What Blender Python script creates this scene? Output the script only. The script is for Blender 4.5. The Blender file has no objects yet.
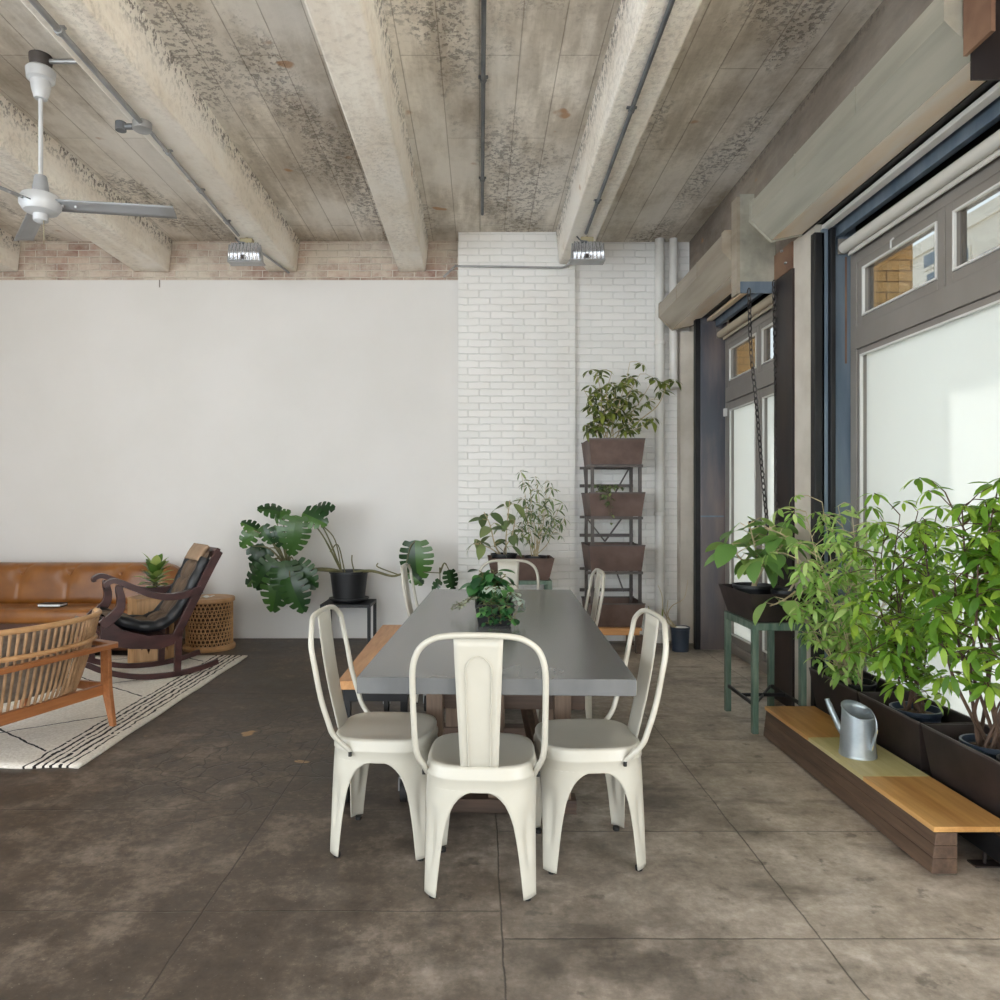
import bpy, math, random
from mathutils import Vector as V, Matrix
from mathutils.geometry import tessellate_polygon
PI = math.pi
R = math.radians
SC = bpy.context.scene
COL = SC.collection
rnd = random.Random(7)

# camera model: eye at (0,0,H), looking along +Y, image 1000x1000
H, F, CX, CY = 1.35, 720.0, 480.0, 503.0
def at(px, py, y):
    return V(((px - CX) / F * y, y, H - (py - CY) / F * y))

# ------------------------------------------------------------------ materials
def lin(c):
    o = []
    for v in c:
        v /= 255.0
        o.append(v / 12.92 if v <= .04045 else ((v + .055) / 1.055) ** 2.4)
    return (*o, 1.0)

class N:
    def __init__(self, name):
        self.m = bpy.data.materials.new(name); self.m.use_nodes = True
        self.t = self.m.node_tree; self.t.nodes.clear()
        self.out = self.n('ShaderNodeOutputMaterial')
    def n(self, typ, **kw):
        nd = self.t.nodes.new(typ)
        for k, v in kw.items(): setattr(nd, k, v)
        return nd
    def link(self, a, b): self.t.links.new(a, b)
    def math(self, op, a, b=None, c=None, clamp=False):
        nd = self.n('ShaderNodeMath', operation=op); nd.use_clamp = clamp
        for i, x in enumerate((a, b, c)):
            if x is None: continue
            if isinstance(x, (int, float)): nd.inputs[i].default_value = x
            else: self.link(x, nd.inputs[i])
        return nd.outputs[0]
    def mix(self, fac, a, b, mode='MIX'):
        nd = self.n('ShaderNodeMix', data_type='RGBA', blend_type=mode)
        for i, x in ((0, fac), (6, a), (7, b)):
            if isinstance(x, (int, float)): nd.inputs[i].default_value = x
            elif isinstance(x, tuple): nd.inputs[i].default_value = x
            else: self.link(x, nd.inputs[i])
        return nd.outputs[2]
    def ramp(self, x, stops):
        nd = self.n('ShaderNodeValToRGB'); e = nd.color_ramp.elements
        while len(e) < len(stops): e.new(.5)
        for el, (p, c) in zip(e, stops):
            el.position = p; el.color = c if isinstance(c, tuple) else (c, c, c, 1)
        self.link(x, nd.inputs[0]); return nd.outputs[0]
    def coords(self, kind='Object', scale=(1, 1, 1), rot=(0, 0, 0), loc=(0, 0, 0)):
        tc = self.n('ShaderNodeTexCoord'); mp = self.n('ShaderNodeMapping')
        mp.inputs['Scale'].default_value = scale; mp.inputs['Rotation'].default_value = rot; mp.inputs['Location'].default_value = loc
        self.link(tc.outputs[kind], mp.inputs[0]); return mp.outputs[0]
    def noise(self, vec, scale, detail=5, rough=.55):
        nd = self.n('ShaderNodeTexNoise'); nd.inputs['Scale'].default_value = scale
        nd.inputs['Detail'].default_value = detail; nd.inputs['Roughness'].default_value = rough
        self.link(vec, nd.inputs['Vector']); return nd.outputs[0]
    def bump(self, h, strength, dist=.01):
        nd = self.n('ShaderNodeBump'); nd.inputs['Strength'].default_value = strength; nd.inputs['Distance'].default_value = dist
        self.link(h, nd.inputs['Height']); return nd.outputs[0]
    def bsdf(self, color, rough=.5, metal=0, normal=None, **kw):
        nd = self.n('ShaderNodeBsdfPrincipled')
        for k, x in (('Base Color', color), ('Roughness', rough), ('Metallic', metal)):
            if isinstance(x, (int, float, tuple)): nd.inputs[k].default_value = x
            else: self.link(x, nd.inputs[k])
        for k, x in kw.items(): nd.inputs[k.replace('_', ' ')].default_value = x
        if normal is not None: self.link(normal, nd.inputs['Normal'])
        self.link(nd.outputs[0], self.out.inputs[0]); return nd

def simple(name, c1, c2=None, scale=6, rough=.5, metal=0, bump=0, stretch=(1, 1, 1), detail=5, lo=.35, hi=.65, bdist=.004, **kw):
    m = N(name); v = m.coords(scale=stretch); nz = m.noise(v, scale, detail)
    c2 = c2 or c1
    col = m.ramp(nz, [(lo, lin(c1)), (hi, lin(c2))])
    nrm = m.bump(nz, bump, bdist) if bump else None
    m.bsdf(col, rough, metal, nrm, **kw); return m.m

def leafmat(name, dark, mid, light, trans=.35, rough=.4):
    m = N(name)
    g = m.n('ShaderNodeNewGeometry')
    col = m.ramp(g.outputs['Random Per Island'], [(0, lin(dark)), (.55, lin(mid)), (1, lin(light))])
    p = m.bsdf(col, rough, 0)
    t = m.n('ShaderNodeBsdfTranslucent'); m.link(m.mix(.5, col, lin(light), 'MIX'), t.inputs[0])
    mx = m.n('ShaderNodeMixShader'); mx.inputs[0].default_value = trans
    m.link(p.outputs[0], mx.inputs[1]); m.link(t.outputs[0], mx.inputs[2]); m.link(mx.outputs[0], m.out.inputs[0])
    return m.m

def brickmat(name, painted, axes='XZ'):
    m = N(name); v0 = m.coords()
    sp = m.n('ShaderNodeSeparateXYZ'); m.link(v0, sp.inputs[0])
    cb = m.n('ShaderNodeCombineXYZ'); m.link(sp.outputs[0 if axes == 'XZ' else 1], cb.inputs[0]); m.link(sp.outputs[2], cb.inputs[1])
    # uneven hand-laid courses
    wob = m.noise(v0, 6, 3)
    wv = m.n('ShaderNodeVectorMath', operation='SCALE'); 
    nn = m.n('ShaderNodeTexNoise'); nn.inputs['Scale'].default_value = 7; m.link(v0, nn.inputs['Vector'])
    m.link(nn.outputs['Color'], wv.inputs[0]); wv.inputs['Scale'].default_value = .016
    ad = m.n('ShaderNodeVectorMath', operation='ADD'); m.link(cb.outputs[0], ad.inputs[0]); m.link(wv.outputs[0], ad.inputs[1])
    br = m.n('ShaderNodeTexBrick'); m.link(ad.outputs[0], br.inputs['Vector'])
    br.inputs['Scale'].default_value = 1; br.inputs['Brick Width'].default_value = .218; br.inputs['Row Height'].default_value = .0685
    br.inputs['Mortar Size'].default_value = .006; br.inputs['Mortar Smooth'].default_value = .6
    nz = m.noise(v0, 40, 5); big = m.noise(v0, 2.2, 5)
    if painted:
        br.inputs['Color1'].default_value = lin((236, 234, 231)); br.inputs['Color2'].default_value = lin((230, 229, 226)); br.inputs['Mortar'].default_value = lin((226, 225, 222))
        col = m.mix(m.ramp(big, [(.45, 0.0), (.75, .25)]), br.outputs[0], lin((205, 200, 190)))
        h = m.math('ADD', m.math('MULTIPLY', br.outputs['Fac'], -1.0), m.math('MULTIPLY', nz, .45))
        m.bsdf(col, .55, 0, m.bump(h, .7, .006))
    else:
        br.inputs['Color1'].default_value = lin((140, 108, 96)); br.inputs['Color2'].default_value = lin((186, 160, 144)); br.inputs['Mortar'].default_value = lin((210, 203, 192))
        white = m.ramp(m.noise(v0, 3.0, 8, .7), [(.36, 0.0), (.6, 1.0)])
        col = m.mix(m.math('MULTIPLY', white, .85), br.outputs[0], lin((214, 205, 190)))
        ochre = m.ramp(sp.outputs[2], [(0.0, .0), (1.0, .0)])
        h = m.math('ADD', m.math('MULTIPLY', br.outputs['Fac'], -1.0), m.math('MULTIPLY', nz, .5))
        m.bsdf(col, .9, 0, m.bump(h, .8, .008))
    return m.m

ZBEAM = 3.67
def concretemat(name, board=True, base=((166, 154, 138), (247, 240, 229)), pits=.5):
    m = N(name); v = m.coords(kind='Object')
    vs = m.coords(scale=(1, .35, 1))
    big = m.noise(vs, 1.7, 9, .66); fine = m.noise(v, 22, 6, .6); strk = m.noise(m.coords(scale=(7, .5, 7)), 1.6, 6, .65)
    a = m.math('ADD', m.math('MULTIPLY', big, .75), m.math('MULTIPLY', strk, .25))
    col = m.ramp(a, [(.37, lin(base[0])), (.5, lin(tuple((p + q) // 2 for p, q in zip(*base)))), (.6, lin(base[1]))])
    col = m.mix(m.ramp(fine, [(.5, .0), (.68, .22)]), col, lin((140, 126, 112)))
    lime = m.ramp(m.noise(m.coords(scale=(1, .6, 1), loc=(2, 8, 5)), 1.15, 7, .65), [(.46, 0.0), (.6, .8 if not name.startswith('rough') else .1)])
    col = m.mix(lime, col, lin((238, 233, 225)))
    # honeycombed dark pits in long patches
    patch = m.ramp(m.noise(m.coords(scale=(1, .28, 1), loc=(3, 1, 0)), 2.1, 4), [(.5, 0.0), (.6, 1.0)])
    vor = m.ramp(m.noise(v, 30, 3, .7), [(.5, 0.0), (.58, 1.0)])
    if not board:
        zz = m.n('ShaderNodeSeparateXYZ'); m.link(v, zz.inputs[0])
        band = m.math('MULTIPLY_ADD', m.math('ADD', zz.outputs[2], m.math('MULTIPLY', big, .25)), 9.0, -(ZBEAM + .29) * 9.0, clamp=True)
        patch = m.math('MAXIMUM', m.math('MULTIPLY', patch, .2), band)
    pit = m.math('MULTIPLY', m.math('MULTIPLY', patch, vor), pits)
    col = m.mix(pit, col, lin((62, 56, 50)))
    rust = m.ramp(m.noise(m.coords(loc=(9, 2, 4)), 3.4, 2), [(.71, 0.0), (.745, .7)])
    col = m.mix(rust, col, lin((172, 120, 70)))
    hgt = m.math('ADD', m.math('MULTIPLY', fine, .25), m.math('MULTIPLY', pit, -1.5))
    if board:
        sp = m.n('ShaderNodeSeparateXYZ'); m.link(v, sp.inputs[0])
        cb = m.n('ShaderNodeCombineXYZ'); m.link(sp.outputs[1], cb.inputs[0]); m.link(sp.outputs[0], cb.inputs[1])
        br = m.n('ShaderNodeTexBrick'); m.link(cb.outputs[0], br.inputs['Vector'])
        br.inputs['Scale'].default_value = 1; br.inputs['Brick Width'].default_value = 2.6; br.inputs['Row Height'].default_value = .235
        br.inputs['Mortar Size'].default_value = .0035; br.inputs['Mortar Smooth'].default_value = .3
        br.inputs['Color1'].default_value = (.9, .895, .89, 1); br.inputs['Color2'].default_value = (1.0, 1.0, 1.0, 1); br.inputs['Mortar'].default_value = (.6, .57, .54, 1)
        br.offset = .37
        col = m.mix(.85, col, br.outputs[0], 'MULTIPLY')
        hgt = m.math('ADD', hgt, m.math('MULTIPLY', br.outputs['Fac'], -.7))
    m.bsdf(col, .9, 0, m.bump(hgt, .8, .012)); return m.m

def floormat():
    m = N('worn_concrete_floor'); v = m.coords()
    sp = m.n('ShaderNodeSeparateXYZ'); m.link(v, sp.inputs[0]); x, y = sp.outputs[0], sp.outputs[1]
    big = m.noise(v, .9, 9, .62); mid = m.noise(v, 4.5, 8, .65); fine = m.noise(v, 60, 4, .7)
    gr = m.noise(v, 24, 6, .75)
    a = m.math('ADD', m.math('MULTIPLY', big, .36), m.math('ADD', m.math('MULTIPLY', mid, .34), m.math('MULTIPLY', gr, .30)))
    # worn concrete with window light painted in: paler grey towards windows, brown towards lounge
    side = m.math('MULTIPLY_ADD', x, .42, .28, clamp=True)
    side = m.math('ADD', side, m.math('MULTIPLY_ADD', mid, .5, -.25), clamp=True)
    brown = m.ramp(a, [(.38, lin((50, 42, 36))), (.5, lin((76, 65, 55))), (.62, lin((118, 104, 91)))])
    grey = m.ramp(a, [(.38, lin((120, 110, 99))), (.5, lin((168, 157, 144))), (.62, lin((204, 195, 184)))])
    col = m.mix(side, brown, grey)
    col = m.mix(m.ramp(fine, [(.62, 0.0), (.75, .35)]), col, lin((190, 182, 170)))
    col = m.mix(m.ramp(m.noise(m.coords(loc=(4, 7, 1)), 1.7, 6, .6), [(.56, 0.0), (.7, .6)]), col, lin((62, 55, 48)))
    col = m.mix(m.ramp(m.noise(m.coords(loc=(1, 3, 1)), 9, 4, .6), [(.62, 0.0), (.68, .5)]), col, lin((66, 60, 54)))
    col = m.mix(m.ramp(m.noise(m.coords(loc=(7, 2.2, 1), scale=(.6, 1.6, 1)), 2.6, 7, .62), [(.55, 0.0), (.66, .55)]), col, lin((58, 51, 45)))
    ochre = m.ramp(m.noise(m.coords(loc=(12.4, 3, 1)), 2.6, 3, .5), [(.715, 0.0), (.73, .8)])
    col = m.mix(ochre, col, lin((176, 142, 98)))
    # saw joints
    wob = m.math('MULTIPLY_ADD', m.noise(v, 3, 6, .7), .022, -.011)
    def line(c, pos, w=.0045):
        d = m.math('ABSOLUTE', m.math('SUBTRACT', m.math('ADD', c, wob), pos))
        return m.math('SUBTRACT', 1.0, m.math('DIVIDE', d, w, clamp=True), clamp=True)
    tot = None
    right = m.math('GREATER_THAN', x, .076); left = m.math('LESS_THAN', x, .076)
    for k in range(-4, 3):
        l = line(x, .07 + k * .985)
        if k < -1: l = m.math('MULTIPLY', l, .3)
        tot = l if tot is None else m.math('MAXIMUM', tot, l)
    for p in (1.24, 2.23, 2.96, 3.74, 4.5, 5.4): tot = m.math('MAXIMUM', tot, m.math('MULTIPLY', line(y, p), right))
    for p in (1.5, 2.38, 3.17, 4.1, 5.1): tot = m.math('MAXIMUM', tot, m.math('MULTIPLY', m.math('MULTIPLY', line(y, p), left), .7))
    # crazed cracks left of the table
    vo = m.n('ShaderNodeTexVoronoi', feature='DISTANCE_TO_EDGE'); vo.inputs['Scale'].default_value = 5.5
    dv = m.n('ShaderNodeVectorMath', operation='ADD'); nn = m.n('ShaderNodeTexNoise'); nn.inputs['Scale'].default_value = 4
    m.link(v, nn.inputs['Vector']); sc = m.n('ShaderNodeVectorMath', operation='SCALE'); sc.inputs['Scale'].default_value = .25
    m.link(nn.outputs['Color'], sc.inputs[0]); m.link(v, dv.inputs[0]); m.link(sc.outputs[0], dv.inputs[1]); m.link(dv.outputs[0], vo.inputs['Vector'])
    cr = m.ramp(vo.outputs['Distance'], [(0.0, 1.0), (.035, 0.0)])
    dx = m.math('ADD', x, 1.15); dy = m.math('SUBTRACT', y, 3.9)
    rr = m.math('ADD', m.math('MULTIPLY', m.math('MULTIPLY', dx, dx), 1.6), m.math('MULTIPLY', m.math('MULTIPLY', dy, dy), .8))
    msk = m.math('SUBTRACT', 1.0, rr, clamp=True)
    tot = m.math('MAXIMUM', tot, m.math('MULTIPLY', cr, m.math('MULTIPLY', msk, .8)))
    col = m.mix(m.math('MULTIPLY', tot, .85), col, lin((38, 33, 29)))
    rough = m.ramp(mid, [(.3, .42), (.7, .62)])
    h = m.math('ADD', m.math('MULTIPLY', mid, .6), m.math('ADD', m.math('MULTIPLY', fine, .12), m.math('MULTIPLY', tot, -1.2)))
    m.bsdf(col, rough, 0, m.bump(h, .28, .008)); return m.m

def rugmat():
    m = N('wool_rug'); v = m.coords()
    sp = m.n('ShaderNodeSeparateXYZ'); m.link(v, sp.inputs[0]); x, y = sp.outputs[0], sp.outputs[1]
    nz = m.noise(v, 60, 4, .7); wb = m.noise(v, 9, 4, .6)
    wob = m.math('MULTIPLY_ADD', wb, .05, -.025)
    col = m.ramp(nz, [(.35, lin((214, 205, 192))), (.65, lin((238, 232, 222)))])
    xx = m.math('ADD', x, wob)
    tot = None
    for p, w in ((-.27, .007), (-.225, .009), (-.185, .006), (-.145, .009), (-.10, .008), (-.06, .006)):
        d = m.math('ABSOLUTE', m.math('SUBTRACT', xx, p))
        l = m.math('LESS_THAN', d, w)
        tot = l if tot is None else m.math('MAXIMUM', tot, l)
    dash = m.math('GREATER_THAN', m.noise(m.coords(scale=(6, 22, 1)), 1.6, 2), .38)
    tot = m.math('MULTIPLY', tot, dash)
    # thin diamond lines in the field
    inside = m.math('LESS_THAN', x, -.3)
    for sg in (1, -1):
        u = m.math('ADD', m.math('MULTIPLY', x, .75 * sg), m.math('ADD', y, wob))
        f = m.math('PINGPONG', u, .55)
        tot = m.math('MAXIMUM', tot, m.math('MULTIPLY', m.math('LESS_THAN', f, .008), inside))
    col = m.mix(tot, col, lin((30, 27, 26)))
    m.bsdf(col, .95, 0, m.bump(nz, .9, .01)); return m.m

def woodmat(name, c1, c2, axis=0, rough=.45, scale=9, bump=.1):
    st = [6, 6, 6]; st[axis] = .5
    m = N(name); v = m.coords(scale=tuple(st))
    n1 = m.noise(v, scale * .25, 8, .65); n2 = m.noise(v, scale, 3, .5)
    a = m.math('ADD', m.math('MULTIPLY', n1, .7), m.math('MULTIPLY', n2, .3))
    col = m.ramp(a, [(.32, lin(c1)), (.68, lin(c2))])
    m.bsdf(col, rough, 0, m.bump(a, bump, .004)); return m.m

def frostmat():
    m = N('frosted_glass')
    t = m.n('ShaderNodeBsdfTranslucent'); t.inputs[0].default_value = FROST
    g = m.n('ShaderNodeBsdfGlossy'); g.inputs['Roughness'].default_value = .25; g.inputs[0].default_value = (.9, .95, .95, 1)
    d = m.n('ShaderNodeBsdfDiffuse'); d.inputs[0].default_value = lin((226, 232, 230))
    mx = m.n('ShaderNodeMixShader'); mx.inputs[0].default_value = .25
    m.link(t.outputs[0], mx.inputs[1]); m.link(d.outputs[0], mx.inputs[2])
    m2 = m.n('ShaderNodeMixShader'); m2.inputs[0].default_value = .05
    m.link(mx.outputs[0], m2.inputs[1]); m.link(g.outputs[0], m2.inputs[2]); m.link(m2.outputs[0], m.out.inputs[0]); return m.m

def clearmat():
    m = N('clear_glass')
    t = m.n('ShaderNodeBsdfTransparent'); t.inputs[0].default_value = CLEAR
    g = m.n('ShaderNodeBsdfGlossy'); g.inputs['Roughness'].default_value = .02
    mx = m.n('ShaderNodeMixShader'); mx.inputs[0].default_value = .05
    m.link(t.outputs[0], mx.inputs[1]); m.link(g.outputs[0], mx.inputs[2]); m.link(mx.outputs[0], m.out.inputs[0]); return m.m

FROST = (.42, .435, .43, 1)
CLEAR = (.38, .39, .39, 1)
WORLD = 2.6
SUN = 10.0
EXPO = 1.33
exec_mats = dict(
    wall=simple('white_wall_paint', (216, 213, 209), (221, 218, 215), 1.2, .7, bump=.03),
    wbrick=brickmat('white_painted_brick', True), wbrick_y=brickmat('white_painted_brick_side', True, 'YZ'), obrick=brickmat('old_bare_brick', False),
    ceil=concretemat('board_formed_concrete'), beam=concretemat('concrete_beam', False, ((220, 209, 193), (246, 240, 229)), .7),
    ceilr=concretemat('darker_board_formed_concrete', True, ((140, 131, 121), (206, 198, 187)), .6),
    lintel=concretemat('rough_lintel_concrete', False, ((104, 94, 84), (150, 138, 124)), .8),
    plaster=simple('beige_plaster', (186, 178, 166), (202, 195, 184), 4, .8, bump=.2),
    floor=floormat(), rug=rugmat(), frost=frostmat(), clear=clearmat(),
    frame=simple('taupe_window_paint', (124, 118, 112), (134, 128, 122), 3, .4),
    bead=simple('pale_glazing_bead', (205, 204, 200), None, 3, .4),
    steel=simple('blued_steel', (86, 88, 96), (124, 112, 110), 2.2, .38, .35, stretch=(3, 3, .5), detail=8),
    bluesteel=simple('blue_grey_steel', (88, 104, 120), (122, 134, 146), 2.0, .4, .3, stretch=(3, 3, .5), detail=8),
    black=simple('black_steel', (22, 22, 24), (34, 33, 34), 4, .45, .3),
    dsteel=simple('dark_brown_steel', (58, 46, 42), (40, 36, 38), 2.5, .45, .4, stretch=(2, 2, .6), detail=8),
    galv=simple('dull_galvanised_sheet', (150, 138, 122), (172, 162, 146), 2.0, .42, .3, stretch=(5, .4, 5), detail=6),
    galvg=simple('greenish_galvanised_sheet', (152, 150, 138), (176, 172, 158), 2.0, .4, .3, stretch=(5, .4, 5), detail=6),
    soffit=simple('window_lit_galvanised_soffit', (236, 206, 170), (244, 240, 234), 1.5, .4, .1, stretch=(2, .6, 2)),  # near white because the window light on the soffit is put into the colour
    rustbrown=simple('rusty_brown_sheet', (112, 82, 66), (142, 112, 90), 4, .6, .3),
    conduit=simple('galvanised_conduit', (150, 150, 150), (168, 168, 168), 6, .4, .6),
    dconduit=simple('dark_conduit', (92, 94, 98), (112, 114, 116), 6, .45, .5),
    pipe=simple('white_painted_pipe', (226, 223, 218), (214, 211, 206), 5, .45),
    fan=simple('grey_fan_enamel', (188, 190, 193), (198, 199, 201), 4, .4, .1),
    fanblade=simple('grey_fan_blade', (150, 152, 155), (162, 164, 167), 4, .45, .2),
    lamp=simple('bare_aluminium_fins', (214, 216, 220), (196, 198, 204), 4, .25, .85),
    brass=simple('tarnished_lamp_bracket', (150, 140, 108), (170, 160, 130), 6, .5, .4),
    chair=simple('cream_powder_coat', (176, 172, 160), (186, 182, 170), 3, .32, 0),
    rubber=simple('black_rubber', (26, 25, 24), None, 4, .7),
    top=simple('grey_concrete_tabletop', (88, 89, 90), (102, 103, 103), 2.2, .24, stretch=(2.5, 1, 1), detail=8, IOR=1.6),
    tlegs=woodmat('weathered_brown_timber', (74, 58, 46), (124, 102, 84), 2, .6), tbeam=woodmat('dark_brown_timber', (56, 42, 34), (88, 68, 54), 0, .6),
    oak=woodmat('honey_bench_wood', (170, 118, 70), (204, 154, 102), 1, .45),
    shelfwood=woodmat('honey_plank', (190, 132, 78), (216, 162, 104), 0, .45),
    ply=woodmat('orange_varnished_plywood', (164, 116, 62), (216, 170, 108), 1, .34, 5),
    palewood=woodmat('pale_greenish_board', (176, 164, 112), (206, 196, 150), 1, .5, 5),
    dwood=woodmat('dark_brown_board', (62, 47, 38), (104, 82, 66), 1, .55),
    pot=simple('black_plastic', (24, 25, 28), (32, 33, 36), 4, .45), bluepot=simple('blue_black_plastic', (34, 44, 58), (46, 58, 74), 4, .4),
    soil=simple('potting_soil', (52, 40, 30), (120, 98, 72), 40, .95, bump=.8),
    tray=simple('brown_black_sheet_metal', (44, 37, 36), (62, 52, 50), 5, .5, .35, detail=8),
    rackbox=simple('rusty_brown_box_metal', (78, 60, 54), (108, 88, 80), 5, .55, .3, detail=8),
    rack=simple('grey_brown_rack_metal', (74, 68, 66), (96, 90, 88), 6, .5, .4),
    green=simple('worn_green_paint', (70, 96, 82), (112, 128, 114), 7, .5, .2, stretch=(4, 4, .6)),
    zinc=simple('galvanised_can', (150, 160, 166), (184, 192, 196), 6, .36, .6),
    leather=simple('tan_leather', (120, 72, 28), (150, 96, 42), 3.0, .36, bump=.06),
    leatherd=simple('brown_leather_base', (70, 40, 24), (86, 52, 32), 3, .5),
    rattan=simple('honey_rattan', (176, 132, 88), (202, 160, 114), 9, .45), rattand=simple('brown_rattan', (148, 116, 84), (184, 148, 112), 12, .5),
    teak=woodmat('teak_frame', (138, 84, 46), (176, 116, 72), 0, .4),
    cushion=simple('taupe_cushion', (128, 116, 104), (150, 138, 126), 30, .9, bump=.2), grey=simple('grey_pillow', (128, 130, 132), (142, 143, 144), 30, .9),
    mahog=simple('dark_mahogany', (46, 26, 26), (78, 48, 46), 4, .32, stretch=(1, 3, 3), detail=7),
    tuftb=simple('black_leather_cushion', (20, 22, 26), (30, 31, 35), 6, .4), tuftt=simple('brown_velvet_cushion', (84, 68, 54), (112, 92, 74), 8, .75),
    head=simple('tan_suede_headrest', (150, 124, 100), (164, 138, 112), 12, .9),
    carved=woodmat('carved_pale_wood', (150, 112, 74), (190, 150, 106), 2, .55), shade_in=simple('painted_recess_shade', (70, 48, 32), None, 5, .7),  # last one is the shade inside cutouts and lattice, as a dark colour
    whitepot=simple('white_ceramic', (232, 232, 232), None, 3, .25), paper=simple('white_paper', (230, 228, 224), None, 3, .7),
    stem=simple('green_brown_stem', (84, 84, 52), (116, 110, 76), 12, .6), dstem=simple('dark_woody_stem', (66, 48, 38), (96, 74, 58), 14, .7),
    pstem=simple('pale_woody_stem', (176, 158, 124), (202, 188, 156), 14, .7),
    l_light=leafmat('light_green_leaf', (104, 150, 66), (154, 194, 98), (200, 222, 142), .45), l_mid=leafmat('mid_green_leaf', (62, 108, 32), (112, 156, 50), (168, 198, 76), .42),
    l_dusty=leafmat('dusty_green_leaf', (72, 92, 60), (106, 126, 84), (150, 164, 104), .25), l_rack=leafmat('yellow_green_leaf', (62, 78, 44), (104, 118, 56), (150, 160, 74), .3),
    l_monst=leafmat('monstera_leaf', (20, 46, 22), (36, 70, 34), (74, 112, 44), .15, .3), l_ficus=leafmat('broad_leaf', (84, 128, 66), (118, 160, 84), (158, 188, 104), .35, .35),
    l_dark=leafmat('dark_table_leaf', (22, 58, 34), (44, 92, 50), (90, 140, 72), .2, .35), l_pale=leafmat('silvery_leaf', (150, 172, 158), (180, 198, 184), (206, 218, 206), .3),
    l_string=leafmat('grey_string_leaf', (112, 124, 104), (138, 146, 124), (160, 164, 140), .2), l_var=leafmat('variegated_leaf', (46, 84, 34), (92, 132, 54), (190, 202, 120), .25),
    tanstone=None, cream=simple('cream_render', (206, 198, 184), (214, 207, 194), 1, .8), glassdark=simple('dark_far_window', (84, 96, 108), (104, 116, 126), 1, .2),
    street=simple('pale_bounce_ground', (206, 202, 194), (220, 216, 208), 2, .9), blind=simple('pale_blind_fabric', (196, 192, 184), None, 8, .7), blindb=simple('beige_blind_fabric', (178, 166, 146), None, 8, .8),
    chain=simple('oiled_chain', (58, 56, 56), (84, 80, 78), 10, .4, .7), book=simple('black_book_cover', (26, 25, 26), None, 3, .5),
)
MT = exec_mats
def tanmat():
    m = N('tan_stone'); v = m.coords(); sp = m.n('ShaderNodeSeparateXYZ'); m.link(v, sp.inputs[0])
    cb = m.n('ShaderNodeCombineXYZ'); m.link(m.math('ADD', sp.outputs[0], sp.outputs[1]), cb.inputs[0]); m.link(sp.outputs[2], cb.inputs[1])
    br = m.n('ShaderNodeTexBrick'); m.link(cb.outputs[0], br.inputs['Vector']); br.inputs['Scale'].default_value = 1
    br.inputs['Brick Width'].default_value = .30; br.inputs['Row Height'].default_value = .066; br.inputs['Mortar Size'].default_value = .005
    br.inputs['Color1'].default_value = lin((196, 158, 104)); br.inputs['Color2'].default_value = lin((212, 178, 128)); br.inputs['Mortar'].default_value = lin((140, 112, 80))
    m.bsdf(br.outputs[0], .8); return m.m
MT['tanstone'] = tanmat()

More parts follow.
